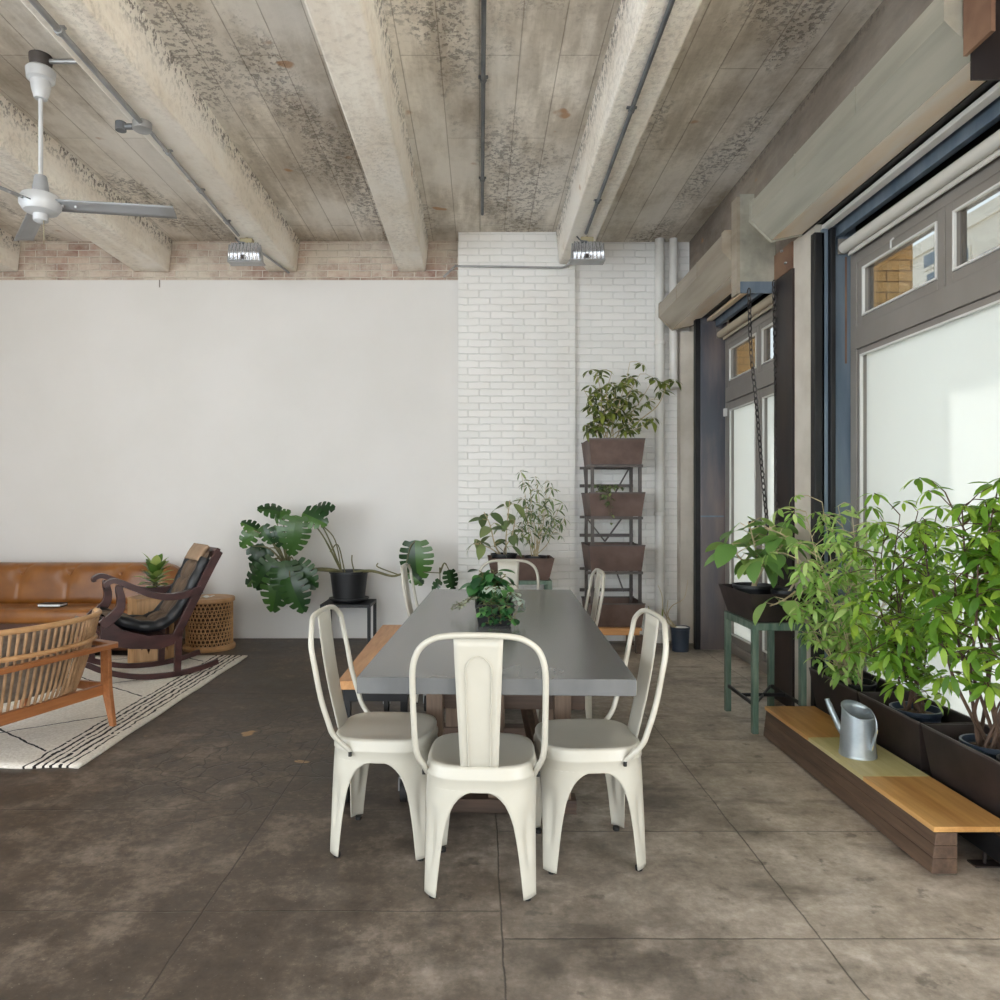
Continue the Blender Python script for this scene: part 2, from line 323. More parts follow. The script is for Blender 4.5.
# ------------------------------------------------------------------ mesh builder
class MB:
    def __init__(self): self.v = []; self.f = []
    def add(self, vs, fs):
        b = len(self.v); self.v += [V(p) for p in vs]; self.f += [tuple(b + i for i in f) for f in fs]; return self
    def box(self, a, b):
        x0, y0, z0 = a; x1, y1, z1 = b
        return self.add([(x0, y0, z0), (x1, y0, z0), (x1, y1, z0), (x0, y1, z0), (x0, y0, z1), (x1, y0, z1), (x1, y1, z1), (x0, y1, z1)],
                        [(3, 2, 1, 0), (4, 5, 6, 7), (0, 1, 5, 4), (1, 2, 6, 5), (2, 3, 7, 6), (3, 0, 4, 7)])
    def cbox(self, c, s): return self.box([c[i] - s[i] / 2 for i in range(3)], [c[i] + s[i] / 2 for i in range(3)])
    def bar(self, a, b, w, h, up=(0, 0, 1), w2=None, h2=None):
        a, b = V(a), V(b); d = (b - a).normalized(); up = V(up)
        if abs(d.dot(up)) > .97: up = V((0, 1, 0))
        s = d.cross(up).normalized(); u = s.cross(d)
        w2 = w if w2 is None else w2; h2 = h if h2 is None else h2
        vs = [p + s * (i * ww / 2) + u * (j * hh / 2) for p, ww, hh in ((a, w, h), (b, w2, h2)) for i, j in ((-1, -1), (1, -1), (1, 1), (-1, 1))]
        return self.add(vs, [(3, 2, 1, 0), (4, 5, 6, 7), (0, 1, 5, 4), (1, 2, 6, 5), (2, 3, 7, 6), (3, 0, 4, 7)])
    def tube(self, pts, r, seg=8, closed=False):
        pts = [V(p) for p in pts]; n = len(pts)
        rr = r if isinstance(r, (list, tuple)) else [r] * n
        ref = None; rings = []
        for i, p in enumerate(pts):
            if closed: d = pts[(i + 1) % n] - pts[i - 1]
            else: d = pts[min(i + 1, n - 1)] - pts[max(i - 1, 0)]
            if d.length < 1e-9: d = V((0, 0, 1))
            d.normalize()
            if ref is None:
                ref = V((0, 0, 1)) if abs(d.z) < .9 else V((1, 0, 0))
            s = (ref - d * ref.dot(d)).normalized(); ref = s; t = d.cross(s)
            rings.append([p + (s * math.cos(2 * PI * k / seg) + t * math.sin(2 * PI * k / seg)) * rr[i] for k in range(seg)])
        fs = []
        for i in range(n if closed else n - 1):
            j = (i + 1) % n
            for k in range(seg): fs.append((i * seg + k, i * seg + (k + 1) % seg, j * seg + (k + 1) % seg, j * seg + k))
        if not closed: fs += [tuple(range(seg))[::-1], tuple((n - 1) * seg + k for k in range(seg))]
        return self.add([p for r_ in rings for p in r_], fs)
    def lathe(self, prof, c=(0, 0, 0), seg=24, cap=True):
        c = V(c); vs = []; fs = []; n = len(prof)
        for r, z in prof:
            for k in range(seg): vs.append(c + V((r * math.cos(2 * PI * k / seg), r * math.sin(2 * PI * k / seg), z)))
        for i in range(n - 1):
            for k in range(seg): fs.append((i * seg + k, i * seg + (k + 1) % seg, (i + 1) * seg + (k + 1) % seg, (i + 1) * seg + k))
        if cap: fs += [tuple(range(seg))[::-1], tuple((n - 1) * seg + k for k in range(seg))]
        return self.add(vs, fs)
    def prism(self, poly, vec, holes=()):
        loops = [[V(p) for p in poly]] + [[V(p) for p in h] for h in holes]; vec = V(vec)
        allp = [p for l in loops for p in l]; n = len(allp)
        tri = tessellate_polygon(loops)
        fs = [tuple(t) for t in tri] + [tuple(i + n for i in t[::-1]) for t in tri]
        b = 0
        for l in loops:
            m = len(l)
            for i in range(m): fs.append((b + i, b + (i + 1) % m, n + b + (i + 1) % m, n + b + i))
            b += m
        return self.add(allp + [p + vec for p in allp], fs)
    def grid(self, fn, nu, nv, wrapu=False):
        vs = [fn(i / (nu if wrapu else nu - 1), j / (nv - 1)) for j in range(nv) for i in range(nu)]; fs = []
        for j in range(nv - 1):
            for i in range(nu if wrapu else nu - 1):
                i2 = (i + 1) % nu; fs.append((j * nu + i, j * nu + i2, (j + 1) * nu + i2, (j + 1) * nu + i))
        return self.add(vs, fs)
    def shift(self, o):
        o = V(o); self.v = [p - o for p in self.v]; return self

def spline(pts, n=6):
    pts = [V(p) for p in pts]; out = []
    for i in range(len(pts) - 1):
        p0 = pts[i - 1] if i else pts[0] * 2 - pts[1]; p1, p2 = pts[i], pts[i + 1]
        p3 = pts[i + 2] if i + 2 < len(pts) else p2 * 2 - p1
        for k in range(n):
            t = k / n
            out.append(.5 * ((2 * p1) + (p2 - p0) * t + (2 * p0 - 5 * p1 + 4 * p2 - p3) * t * t + (3 * p1 - p0 - 3 * p2 + p3) * t ** 3))
    out.append(pts[-1]); return out

def build(name, mb, mat, parent=None, smooth=True, weld=False, bevel=0, world=False, solid=0, sub=0, fix=True, angle=38):
    """one mesh object; world=True means mb is in world space and the parent is unrotated"""
    if world and parent is not None:
        o = V((0, 0, 0)); p = parent
        while p is not None: o = o + p.location; p = p.parent
        mb.shift(o)
    me = bpy.data.meshes.new(name); me.from_pydata([tuple(p) for p in mb.v], [], mb.f)
    if weld:
        import bmesh
        bm = bmesh.new(); bm.from_mesh(me); bmesh.ops.remove_doubles(bm, verts=bm.verts, dist=1e-5); bm.to_mesh(me); bm.free()
    if fix:
        import bmesh
        bm = bmesh.new(); bm.from_mesh(me); bmesh.ops.recalc_face_normals(bm, faces=bm.faces); bm.to_mesh(me); bm.free()
    if smooth:
        me.polygons.foreach_set('use_smooth', [True] * len(me.polygons)); me.set_sharp_from_angle(angle=R(angle))
    me.materials.append(MT[mat]); me.update()
    o = bpy.data.objects.new(name, me); COL.objects.link(o)
    if parent is not None: o.parent = parent
    if sub:
        s = o.modifiers.new('s', 'SUBSURF'); s.levels = s.render_levels = sub
    if solid:
        s = o.modifiers.new('t', 'SOLIDIFY'); s.thickness = solid; s.offset = -1
    if bevel:
        s = o.modifiers.new('b', 'BEVEL'); s.width = bevel; s.segments = 2; s.limit_method = 'ANGLE'; s.angle_limit = R(40)
    return o
def thing(name, label, cat, loc=(0, 0, 0), rz=0, group=None):
    o = bpy.data.objects.new(name, None); COL.objects.link(o); o.empty_display_size = .1
    o.location = loc; o.rotation_euler = (0, 0, rz); o['label'] = label; o['category'] = cat
    if group: o['group'] = group
    return o
def tag(o, label, cat, group=None):
    o['label'] = label; o['category'] = cat
    if group: o['group'] = group
    return o
def struct(name, mb, mat, parent=None, **kw):
    o = build(name, mb, mat, parent, **kw)
    if parent is None: o['kind'] = 'structure'
    return o
def structempty(name, loc=(0, 0, 0)):
    o = bpy.data.objects.new(name, None); COL.objects.link(o); o.location = loc; o['kind'] = 'structure'; return o
def copytree(o, parent=None):
    c = o.copy(); COL.objects.link(c)
    if parent is not None: c.parent = parent
    for ch in [x for x in bpy.data.objects if x.parent == o]: copytree(ch, c)
    return c

# ------------------------------------------------------------------ room shell
XW, XG, XO = 2.05, 2.30, 2.65           # inner face, glazing plane, outer face of the window wall
ZC, ZCR, ZB = 3.985, 3.906, 3.67        # ceiling, right bay ceiling, underside of beams
YP, YB, YC, YR = 7.18, 7.25, 7.0, 7.05  # white partition, bare brick, pilaster, right part of the back wall
XL, YN = -5.75, -8.0
struct('floor', MB().box((XL - .1, YN, -.12), (XG + .02, 7.5, 0)), 'floor', smooth=False)
struct('ceiling', MB().box((XL - .1, YN, ZC), (.9, 7.5, ZC + .25)).box((.9, YN, ZCR), (XO, 7.5, ZC + .25)), 'ceil', smooth=False)
for x0, x1 in ((-4.95, -4.64), (-3.46, -3.12), (-2.13, -1.84), (-.815, -.547), (.77, 1.03)):
    b = MB().prism([(x0, YN, ZB), (x1, YN, ZB), (x1 + .035, YN, ZC + .02), (x0 - .035, YN, ZC + .02)], (0, 7.235 - YN - (.24 if x0 > 0 else 0), 0))
    struct('ceiling_beam', b, 'beam', smooth=False, bevel=.012)
struct('wall_back', MB().box((XL, YB, 0), (.2, 7.5, ZC)), 'obrick', smooth=False)
struct('wall_partition', MB().box((XL, YP, 0), (-.205, YB - .002, 3.574)), 'wall', smooth=False, bevel=.003)
struct('wall_pilaster', MB().box((-.212, YC, 0), (.925, 7.5, ZC)), 'wbrick', smooth=False)
struct('wall_corner', MB().box((.925, YR, 0), (2.6, 7.5, ZCR)), 'wbrick', smooth=False)
struct('wall_left', MB().box((XL - .1, 6.9, 0), (XL, 7.5, ZC)).box((XL - .1, YN, 3.7), (XL, 6.9, ZC)).box((XL - .1, 2.2, 0), (XL, 6.9, 3.7)), 'wall', smooth=False)  # out of view; left open beside and behind the camera for fill light
struct('trim_1', MB().box((-3.2, YP - .004, 3.50), (-3.19, YP, 3.574)), 'frame', smooth=False)
XB = 2.345
wr = MB().box((XW, 4.41, 0), (XB, 4.97, 3.06)).box((XW, 6.70, 0), (XB, 7.05, 3.06)).box((XW, 1.6, 0), (XB, 2.40, 3.06)).box((XW, YN, 0), (XB, -3.2, 3.06))  # gap between the last two piers is an unseen opening added for light
struct('wall_right', wr, 'plaster', smooth=False)
struct('wall_outer_brick', MB().box((XB, 4.41, -.1), (XO, 4.97, 3.06)).box((XB, 6.70, -.1), (XO, 8.5, 3.06)).box((XB, 1.6, -.1), (XO, 2.40, 3.06)).box((XB, YN, -.1), (XO, -3.2, 3.06)).box((XB, YN, 2.95), (XO, 8.5, 5.5)), 'tanstone', smooth=False)
struct('wall_lintel', MB().box((XW, YN, 3.06), (XB, 7.05, ZCR)), 'lintel', smooth=False)
struct('wall_rear', MB().box((XL - .1, YN - .2, 3.5), (XO, YN, ZC)).box((XL - .1, YN - .2, 0), (XO, YN, .25)), 'wall', smooth=False)  # out of view; open between sill and head to let fill light in
# plaster return left of the door jamb
struct('trim_2', MB().box((1.93, 6.93, 0), (XW, YR, 3.0)), 'plaster', smooth=False)

# steel linings of the two openings
struct('trim_3', MB().box((2.03, 6.62, 0), (XG - .03, 6.71, 3.06)), 'steel', smooth=False, bevel=.004)       # door, far jamb
struct('trim_4', MB().box((1.985, 6.63, 0), (2.03, 6.69, 3.06)), 'black', smooth=False)                     # shutter guide
struct('trim_5', MB().box((2.03, 6.62, 1.22), (2.24, 6.616, 1.235)), 'bluesteel', smooth=False)
struct('trim_6', MB().box((2.035, 4.69, 0), (XW + .003, 4.985, 2.88)).box((XW, 4.965, 0), (XG, 4.99, 3.06)), 'dsteel', smooth=False)
struct('trim_7', MB().box((XW - .012, 4.385, 0), (2.10, 4.44, 3.0)).box((2.125, 4.36, 0), (2.155, 4.41, 3.02)).box((2.10, 4.40, 0), (2.2, 4.412, 3.06)), 'black', smooth=False, bevel=.003)
struct('trim_8', MB().box((2.16, 4.39, 0), (XG + .0, 4.415, 3.06)).box((2.085, 4.385, 0), (2.12, 4.41, 3.02)), 'bluesteel', smooth=False)
struct('trim_9', MB().box((2.262, 4.384, 1.9), (2.268, 4.39, 2.9)).box((2.225, 4.386, 2.2), (2.235, 4.39, 2.85)), 'rustbrown', smooth=False)
# head of both openings: dark pocket with pale and blue rails
for y0, y1, n in ((2.40, 4.40, 10), (4.99, 6.62, 11)):
    struct(f'trim_{n}', MB().box((XG - .01, y0, 2.85), (XG + .05, y1, 3.06)).box((XW, y0, 3.055), (XG, y1, 3.075)), 'black', smooth=False)
    struct(f'trim_{n+2}', MB().box((2.085, y0, 3.02), (2.135, y1, 3.045)), 'soffit' if n == 11 else 'pipe', smooth=False, bevel=.004)
    struct(f'trim_{n+4}', MB().box((2.165, y0, 2.97), (2.205, y1, 3.0)).box((2.165, y0, 2.99), (2.175, y1, 3.05)), 'bluesteel', smooth=False, bevel=.004)

def pane(mb_name, parent, mat, y0, y1, z0, z1, x=XG):
    build(mb_name, MB().box((x - .004, y0, z0), (x + .004, y1, z1)), mat, parent, smooth=False, world=True)
def frame_rect(parent, name, y0, y1, z0, z1, w, x0, x1, mat='frame', bevel=.004):
    m = MB().box((x0, y0, z0), (x1, y0 + w, z1)).box((x0, y1 - w, z0), (x1, y1, z1)).box((x0, y0 + w, z0), (x1, y1 - w, z0 + w)).box((x0, y0 + w, z1 - w), (x1, y1 - w, z1))
    return build(name, m, mat, parent, smooth=False, world=True, bevel=bevel)
def glazing(name, y0, y1, split):
    w = structempty(name, (XG, (y0 + y1) / 2, 0))
    frame_rect(w, 'outer_frame', y0, y1, 0.0, 2.86, .07, XG - .045, XG + .045)
    build('transom_rail', MB().box((XG - .05, y0 + .07, 2.27), (XG + .05, y1 - .07, 2.40)), 'frame', w, smooth=False, world=True, bevel=.004)
    for a, b in ((y0 + .07, split), (split, y1 - .07)):
        frame_rect(w, 'sash', a + .004, b - .004, 2.40, 2.80, .055, XG - .04, XG + .03)
        frame_rect(w, 'glazing_bead', a + .06, b - .06, 2.456, 2.745, .012, XG - .046, XG - .03, 'bead', .002)
        pane('clear_pane', w, 'clear', a + .05, b - .05, 2.45, 2.75)
    return w
w1 = glazing('window_1', 2.40, 4.385, 3.50)
frame_rect(w1, 'lower_sash', 2.475, 4.31, .09, 2.268, .035, XG - .04, XG + .03)
frame_rect(w1, 'glazing_bead', 2.51, 4.275, .125, 2.233, .012, XG - .048, XG - .03, 'bead', .002)
pane('frosted_pane', w1, 'frost', 2.505, 4.28, .12, 2.24)
build('latch', MB().tube([(XG - .06, 3.9, 2.785), (XG - .075, 3.9, 2.77), (XG - .075, 3.9, 2.73)], .005), 'bead', w1, world=True)
d1 = glazing('door_1', 4.99, 6.655, 5.83)
for a, b, hy in ((5.06, 5.826, 5.78), (5.834, 6.585, 5.9)):
    lf = frame_rect(d1, 'door_leaf', a, b, .015, 2.265, .075, XG - .04, XG + .03)
    build('kick_panel', MB().box((XG - .02, a + .075, .09), (XG + .01, b - .075, .17)), 'frame', lf, smooth=False, world=True)
    frame_rect(lf, 'glazing_bead', a + .07, b - .07, .165, 2.195, .012, XG - .046, XG - .03, 'bead', .002)
    pane('frosted_pane', lf, 'frost', a + .07, b - .07, .17, 2.195)
    build('door_handle', MB().tube([(XG - .04, hy, 1.05), (XG - .09, hy, 1.05), (XG - .09, hy, 1.2), (XG - .04, hy, 1.2)], .01), 'black', lf, world=True)
build('hinge', MB().cbox((XG - .05, 6.6, 2.18), (.03, .035, .07)), 'bead', d1, world=True, smooth=False)

# roller blinds in the heads
for nm, y0, y1, mt, lb in (('roller_blind', 2.45, 4.36, 'blind', 'rolled white blind along the head of the large window'),
                           ('roller_blind', 5.02, 6.60, 'blindb', 'rolled beige blind along the head of the glazed door')):
    t = thing(nm, lb, 'blind', (2.21, y0, 2.9))
    build('roll', MB().tube([(2.205, y0, 2.895), (2.205, y1, 2.895)], .034, 14), mt, t, world=True)
    build('hem', MB().box((2.222, y0 + .02, 2.845), (2.228, y1 - .02, 2.89)).tube([(2.225, y0 + .02, 2.845), (2.225, y1 - .02, 2.845)], .007, 8), mt, t, world=True)
    build('bracket', MB().box((2.17, y1, 2.86), (2.25, y1 + .008, 2.95)), 'frame', t, world=True, smooth=False)
    build('bracket', MB().box((2.17, y0 - .008, 2.86), (2.25, y0, 2.95)), 'frame', t, world=True, smooth=False)

# roller shutter housings
def shutter(y0, y1, lab, grey, sag):
    t = thing('shutter_housing', lab, 'shutter', (XW, y0, 3.0))
    prof = [(XW, 3.29), (1.735, 3.27), (1.72, 3.255), (1.72, 3.136), (1.846, 3.013), (1.846, 3.02), (1.728, 3.137), (1.728, 3.255), (XW, 3.282)]
    build('cover', MB().prism([(x, y0, z) for x, z in prof], (0, y1 - y0, 0)), grey, t, world=True, smooth=False)
    build('soffit', MB().prism([(1.846, y0 + .004, 3.013), (2.04, y0 + .004, 3.053), (2.04, y0 + .004, 3.06), (1.846, y0 + .004, 3.02)], (0, y1 - y0 - .008, 0)), 'soffit', t, world=True, smooth=False)
    for y in (y0 - .006, y1):
        build('end_cap', MB().prism([(XW, y, 3.295), (1.73, y, 3.28), (1.71, y, 3.26), (1.71, y, 3.13), (1.842, y, 3.0), (2.045, y, 3.045)], (0, .006, 0)), grey, t, world=True, smooth=False)
    build('slot', MB().box((2.04, y0, 3.046), (2.048, y1, 3.056)), 'black', t, world=True, smooth=False)
    for k in range(1, 3):
        y = y0 + (y1 - y0) * k / 3
        build('seam', MB().box((1.716, y, 3.135), (1.7195, y + .012, 3.256)), grey, t, world=True, smooth=False)
    return t
shutter(2.66, 4.56, 'long grey metal shutter housing above the big frosted window', 'galvg', 0)
shutter(5.10, 6.90, 'brown tinged metal shutter housing above the glazed door', 'galv', 0)
def bracket(y, lab, mat):
    t = thing('shutter_bracket', lab, 'bracket', (XW, y, 3.0))
    build('plate', MB().prism([(2.045, y, 2.88), (1.80, y, 2.88), (1.80, y, 3.49), (1.90, y, 3.49), (1.90, y, 3.29), (2.045, y, 3.29)], (0, .006, 0)), mat, t, world=True, smooth=False)
    build('flange', MB().box((1.776, y - .002, 2.80), (1.80, y + .10, 3.47)), 'galv', t, world=True, smooth=False)
    build('dark_edge', MB().box((1.80, y - .012, 2.80), (2.03, y - .001, 2.88)), 'bluesteel', t, world=True, smooth=False)
    build('angle_plate', MB().box((2.036, y - .28, 2.885), (2.049, y - .002, 3.06)), 'rustbrown', t, world=True, smooth=False)
    for k in range(2): build('bolt', MB().lathe([(.012, 0), (.012, .01)], (0, 0, 0), 8).shift((0, 0, 0)), 'conduit', t).location = (-.018 - .0, -.2 + .06 * k, -.06 + k * .1)
    return t
bracket(4.985, 'green grey sheet metal bracket between the two shutter housings', 'galvg')
t = thing('shutter_bracket', 'rusty brown bracket at the near end of the long shutter housing', 'bracket', (XW, 2.6, 3.0))
build('plate', MB().box((1.775, 2.50, 2.99), (1.79, 2.645, 3.5)).box((1.775, 2.50, 3.495), (2.045, 2.645, 3.5)), 'rustbrown', t, world=True, smooth=False)
build('dark_plate', MB().box((1.80, 2.635, 2.90), (2.04, 2.643, 3.45)), 'dsteel', t, world=True, smooth=False)

# hoist chains
def chain(pts, lab):
    t = None; mb = MB(); pts = spline(pts, 14); L = 0; acc = [0]
    for i in range(1, len(pts)): L += (pts[i] - pts[i - 1]).length; acc.append(L)
    n = int(L / .042); k = 0
    for j in range(n):
        s = j * .042
        while acc[k + 1] < s: k += 1
        f = (s - acc[k]) / (acc[k + 1] - acc[k]); c = pts[k].lerp(pts[k + 1], f); d = (pts[k + 1] - pts[k]).normalized()
        a = V((1, .5, 0)) if j % 2 else V((-.5, 1, 0)); a = (a - d * a.dot(d)).normalized()
        mb.tube([c + d * (.027 * math.cos(q)) + a * (.013 * math.sin(q)) for q in [2 * PI * e / 8 for e in range(8)]], .0042, 5, True)
    o = V(pts[0]); mb.shift(o); ob = build('hoist_chain', mb, 'chain'); ob.location = o
    tag(ob, lab, 'chain')
chain([at(749, 292, 4.955), at(751, 350, 4.95), at(757, 410, 4.95), at(762, 470, 4.93), at(767, 520, 4.9), at(771, 556, 4.87), at(775, 600, 4.86)], 'slack dark hoist chain, the left strand hanging from the bracket')
chain([at(774, 284, 4.95), at(775, 340, 4.95), at(777, 430, 4.95), at(777.5, 480, 4.93), at(776, 545, 4.89), at(778, 600, 4.86)], 'straight dark hoist chain, the right strand beside the dark pier')

# ------------------------------------------------------------------ outside
struct('ground', MB().box((XG + .02, -20, -.3), (40, 60, -.12)), 'street', smooth=False)  # unseen ground, coloured pale to bounce daylight into the room
t = thing('cream_building', 'cream building with small dark windows seen through the upper pane', 'building', (14, 17, -.12))
build('facade', MB().box((14, 5, -.12), (20, 30, 9.6)), 'cream', t, world=True, smooth=False)
build('cornice', MB().box((13.9, 5, 9.2), (14, 30, 9.45)).box((13.92, 5, 9.45), (14.2, 30, 9.6)), 'cream', t, world=True, smooth=False)
for px0, px1, py0, py1 in ((926, 943, 252, 264), (929, 941, 272, 290), (982, 998, 251, 263), (984, 999, 275, 292), (955, 970, 252, 264)):
    ya = 14 * F / (px1 - CX); yb = 14 * F / (px0 - CX); ym = (ya + yb) / 2
    z1 = H + (CY - py0) / F * ym; z0 = H + (CY - py1) / F * ym
    f = build('window', MB().box((13.95, ya - .06, z0 - .1), (14.01, yb + .06, z1 + .06)), 'cream', t, world=True, smooth=False)
    build('pane', MB().box((13.93, ya, z0), (13.955, yb, z1)), 'glassdark', f, world=True, smooth=False)

# ------------------------------------------------------------------ ceiling fittings
def tubething(name, pts, r, mat, lab, cat, seg=10, clips=0):
    t = thing(name, lab, cat, V(pts[0]))
    build('tube', MB().tube(pts, r, seg), mat, t, world=True)
    P = [V(p) for p in pts]
    for k in range(clips):
        c = P[0].lerp(P[-1], (k + .5) / clips); d = (P[-1] - P[0]).normalized()
        build('clip', MB().tube([c - d * .012, c + d * .012], r * 1.5, 8).box((c.x - .03, c.y - .01, c.z + r * .6), (c.x + .03, c.y + .01, c.z + r * .6 + .012)), mat, t, world=True)
    return t
tubething('electrical_conduit', [(.02, 1.0, ZC - .025), (.02, 6.5, ZC - .025)], .0145, 'dconduit', 'dark conduit running along the ceiling between two beams', 'conduit', clips=4)
tubething('electrical_conduit', [(.862, 1.0, ZB - .016), (.905, 6.15, ZB - .016)], .013, 'dconduit', 'dark conduit along the underside of the rightmost beam', 'conduit', clips=4)
tubething('electrical_conduit', [(-2.04, 1.0, ZB - .02), (-2.05, 4.34, ZB - .02)], .0165, 'conduit', 'thick grey conduit under the beam beside the fan', 'conduit', clips=2)
tubething('electrical_conduit', [(-2.045, 4.44, ZB - .016), (-2.08, 6.2, ZB - .016)], .0125, 'conduit', 'thinner grey conduit running on to the left flood lamp', 'conduit', clips=3)
tubething('electrical_conduit', [(-2.06, 6.35, ZB - .014), (-1.93, 7.1, ZB - .014), (-1.9, 7.16, ZB - .03)], .01, 'conduit', 'short thin conduit behind the left flood lamp', 'conduit')
tubething('electrical_conduit', spline([(-.36, YP - .02, 3.60), (-.24, YC - .03, 3.64), (-.19, YC - .02, 3.645), (.3, YC - .02, 3.64), (.72, YC - .02, 3.632), (.83, YC - .03, 3.64), (.86, 6.85, 3.66)], 4), .0105, 'conduit', 'thin conduit crossing the top of the white brick pilaster', 'conduit')
tubething('electrical_conduit', [(-2.62, 4.24, 3.95), (-2.15, 4.24, 3.95)], .014, 'conduit', 'short horizontal conduit from the fan mount to the beam', 'conduit')
t = thing('junction_box', 'round grey junction box on the beam beside the ceiling fan', 'box', (-2.06, 4.39, ZB))
build('body', MB().lathe([(.045, -.052), (.055, -.045), (.055, 0)], (0, 0, 0), 16), 'conduit', t)
build('arm', MB().tube([(-.02, 0, -.025), (-.14, 0, -.025)], .018, 10).lathe([(.032, -.05), (.032, 0)], (-.13, 0, 0), 10), 'dconduit', t)
def flood(x, y, lab):
    t = thing('flood_lamp', lab, 'lamp', (x, y, ZB))
    def hs(u, v):
        w = .118 + .022 * v; x = -w + 2 * w * u
        return V((x, -.05 - .03 * math.sin(v * PI * .9) - .006 * math.cos(u * 2 * PI * 8), -.06 - .155 * v))
    m = MB().grid(hs, 97, 8)
    build('ribbed_reflector', m, 'lamp', t, fix=False)
    build('housing', MB().prism([(-.115, -.045, -.06), (.115, -.045, -.06), (.138, -.045, -.215), (-.138, -.045, -.215)], (0, .09, 0)), 'conduit', t, smooth=False, bevel=.006)
    build('rim', MB().box((-.15, -.07, -.232), (.15, .05, -.217)).bar((-.143, -.055, -.22), (-.132, -.055, -.08), .014, .02).bar((.143, -.055, -.22), (.132, -.055, -.08), .014, .02), 'conduit', t, smooth=False, bevel=.003)
    build('bracket', MB().box((-.055, -.03, -.06), (.055, .03, -.012)).tube([(0, 0, -.012), (0, 0, 0)], .014), 'brass', t, bevel=.004)
    build('wire', MB().tube(spline([(-.09, -.03, -.01), (-.06, -.05, -.05), (.0, -.05, -.06)]), .006), 'dconduit', t)
    build('latch', MB().lathe([(.016, -.012), (.016, .02)], (-.01, -.085, -.2), 10), 'rack', t)
flood(-2.04, 6.30, 'ribbed aluminium flood lamp under the beam above the white partition')
flood(.93, 6.27, 'ribbed aluminium flood lamp under the beam above the white brick wall')

fx, fy = -2.59, 4.245
t = thing('ceiling_fan', 'grey three bladed industrial ceiling fan hanging on a rod', 'fan', (fx, fy, 2.98))
def fz(py): return H + (CY - py) / F * fy - 2.98
build('mount', MB().lathe([(.05, fz(72)), (.062, fz(62)), (.062, ZC - 2.98)], seg=20), 'rack', t)
build('canopy', MB().lathe([(.035, fz(99)), (.04, fz(96)), (.05, fz(90)), (.055, fz(82)), (.075, fz(80)), (.08, fz(71)), (.07, fz(69))], seg=28), 'fan', t)
build('rod', MB().tube([(0, 0, fz(180)), (0, 0, fz(97))], .0125, 12), 'fan', t)
build('coupling', MB().lathe([(.046, fz(193)), (.044, fz(188)), (.034, fz(177)), (.03, fz(176))], seg=20), 'fanblade', t)
build('motor', MB().lathe([(.03, fz(215)), (.09, fz(212)), (.112, fz(206)), (.112, fz(200)), (.10, fz(196)), (.05, fz(194))], seg=36), 'fan', t)
build('cap', MB().lathe([(.022, fz(223)), (.04, fz(221)), (.04, fz(213)), (.034, fz(212))], seg=20), 'fan', t)
build('pull_chain', MB().tube([(.03, -.02, fz(222)), (.031, -.02, fz(246))], .0022, 5), 'brass', t)
for k in range(3):
    a = R(9 + 120 * k); d = V((math.cos(a), math.sin(a), 0)); s = V((-math.sin(a), math.cos(a), 0)); zz = fz(204)
    def bl(u, v):
        return d * (.10 + .65 * u) + s * ((v - .5) * (.10 + .012 * u)) + V((0, 0, zz + (.5 - v) * .03 + .006 * math.cos((v - .5) * PI)))
    b = build('blade', MB().grid(bl, 8, 5), 'fanblade', t, solid=.006)
    for q in (.07, .12, .19):
        p = d * q + V((0, 0, zz - .005)); build('rivet', MB().lathe([(.006, -.006), (.006, .006)], p, 8), 'fan', b)

# pipes in the corner
t = thing('drain_pipe', 'tall white pipe in the corner, running from ceiling to floor', 'pipe', (1.74, 6.97, 0))
build('pipe', MB().tube([(0, 0, 0), (0, 0, ZCR)], .045, 16), 'pipe', t)
for z in (.12, 1.25, 2.9): build('collar', MB().lathe([(.05, -.02), (.055, -.015), (.055, .015), (.05, .02)], (0, 0, z), 16), 'pipe', t)
t = thing('drain_pipe', 'shorter white pipe stopping at a flanged end beside the taller one', 'pipe', (1.872, 6.965, 2.48))
build('pipe', MB().tube([(0, 0, .02), (0, 0, ZCR - 2.48)], .04, 16), 'pipe', t)
build('flange', MB().lathe([(.045, -.03), (.066, -.015), (.066, .01), (.045, .03)], (0, 0, 0), 20), 'pipe', t)

